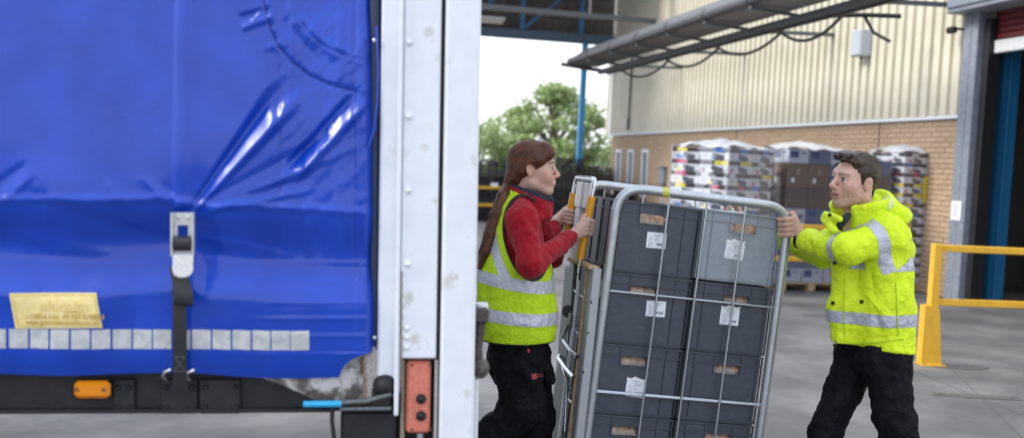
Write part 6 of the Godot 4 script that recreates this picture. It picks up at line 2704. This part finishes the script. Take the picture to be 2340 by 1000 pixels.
	var lining := hd.cut(func(p: Vector3, _n: Vector3) -> float: return Vector2((p.x - hp.x - 0.3 * (p.y - hp.y)) / 0.055, (p.y - hp.y) / 0.05).length() - 1.0)
	wear("hood", hd, lime, t)
	wear("hood_lining", lining, cloth(lin(0.6, 0.68, 0.22), lin(0.68, 0.75, 0.32), 0.5, 0.2, 326), t)
	# press studs, dark neck lining, pocket flap
	var stud := mat(lin(0.01, 0.012, 0.012), 0.4)
	for e in [[1897, 491, 4.13], [1972, 477, 4.07], [1908, 600, 4.06], [1904, 692, 4.13], [1970, 689, 4.09], [1909, 788, 4.14], [1924, 523, 4.1]]:
		var b := MB.new()
		var at := P(e[0], e[1], e[2])
		b.dome(snap_out(jk, at), (CP - at).normalized(), 0.0085, 0.35, 10, 3)
		part("press_stud", b, stud, t, true)
	var thread := mat(lin(0.45, 0.6, 0.02), 0.7)
	for e in [[[1932, 635], [1930, 680], [1929, 720], [1932, 785]], [[1912, 783], [1960, 786], [2020, 780], [2078, 772]], [[2048, 645], [2050, 680], [2052, 740], [2056, 775]]]:
		var sb := MB.new()
		var sp: Array = []
		for i in e.size() - 1:
			for kq in 5:
				sp.append(snap_out(jk, P(lerpf(e[i][0], e[i + 1][0], kq / 5.0), lerpf(e[i][1], e[i + 1][1], kq / 5.0), 4.1)))
		sb.tube(sp, 0.0022, 5)
		part("seam", sb, thread, t, true)
	var ring := MB.new()
	ring.tube([cuffn + fd * 0.052, cuffn + fd * 0.066], 0.04, 18)
	part("cuff", ring, mat(lin(0.01, 0.012, 0.014), 0.8), t, true)
	var b := MB.new()
	b.ball(P(1928, 505, 4.17), Vector3(0.016, 0.045, 0.03), 10, 8, Basis(Vector3(0, 0, 1), -0.6))
	part("neck_lining", b, mat(lin(0.008, 0.02, 0.02), 0.8), t, true)
	var q0 := snap_out(jk, P(1985, 668, 4.0))
	var q1 := snap_out(jk, P(2017, 708, 4.0))
	b = MB.new()
	var dirp := (q1 - q0).normalized()
	b.box(Transform3D(Basis(dirp, (CP - q0).slide(dirp).normalized().cross(dirp), (CP - q0).slide(dirp).normalized()), (q0 + q1) / 2), Vector3(q0.distance_to(q1), 0.024, 0.006), 0.002)
	part("pocket_flap", b, lime, t, true)
	# ---- jeans
	hs = Soft.new()
	hs.kk = 0.045
	hs.cap(P(2022, 790, 4.2), P(2022, 825, 4.2), 0.108, 0.108)
	hs.cap(P(1966, 790, 4.38), P(1966, 825, 4.38), 0.108, 0.108)
	hs.cap(P(1992, 780, 4.29), P(1990, 815, 4.29), 0.115, 0.1)
	hs.chain([P(1958, 822, 4.38), P(1903, 950, 4.34), P(1886, 985, 4.34), anf], [0.1, 0.076, 0.074, 0.062], 0.022)
	hs.chain([P(2030, 822, 4.2), P(2043, 950, 4.17), P(2058, 1010, 4.16), anr], [0.102, 0.088, 0.084, 0.068], 0.022)
	hs.noise = creases(327, 6.0)
	hs.amp = 0.016
	bake(hs, 0.009)
	wear("jeans", place_skin(hs, Transform3D()), cloth(lin(0.004, 0.005, 0.007), lin(0.009, 0.01, 0.013), 0.75, 0.2, 328), t, "black slim jeans")
	return t

# the nearest point of a garment along the line of sight through p
func snap_out(s: Pelt, p: Vector3) -> Vector3:
	var d := (p - CP).normalized()
	var best := p
	var bd := 1e9
	for i in s.v.size():
		var q := s.v[i] - CP
		var along := q.dot(d)
		var off := (q - d * along).length()
		if off < 0.012 and along < bd:
			bd = along
			best = CP + d * along
	return best
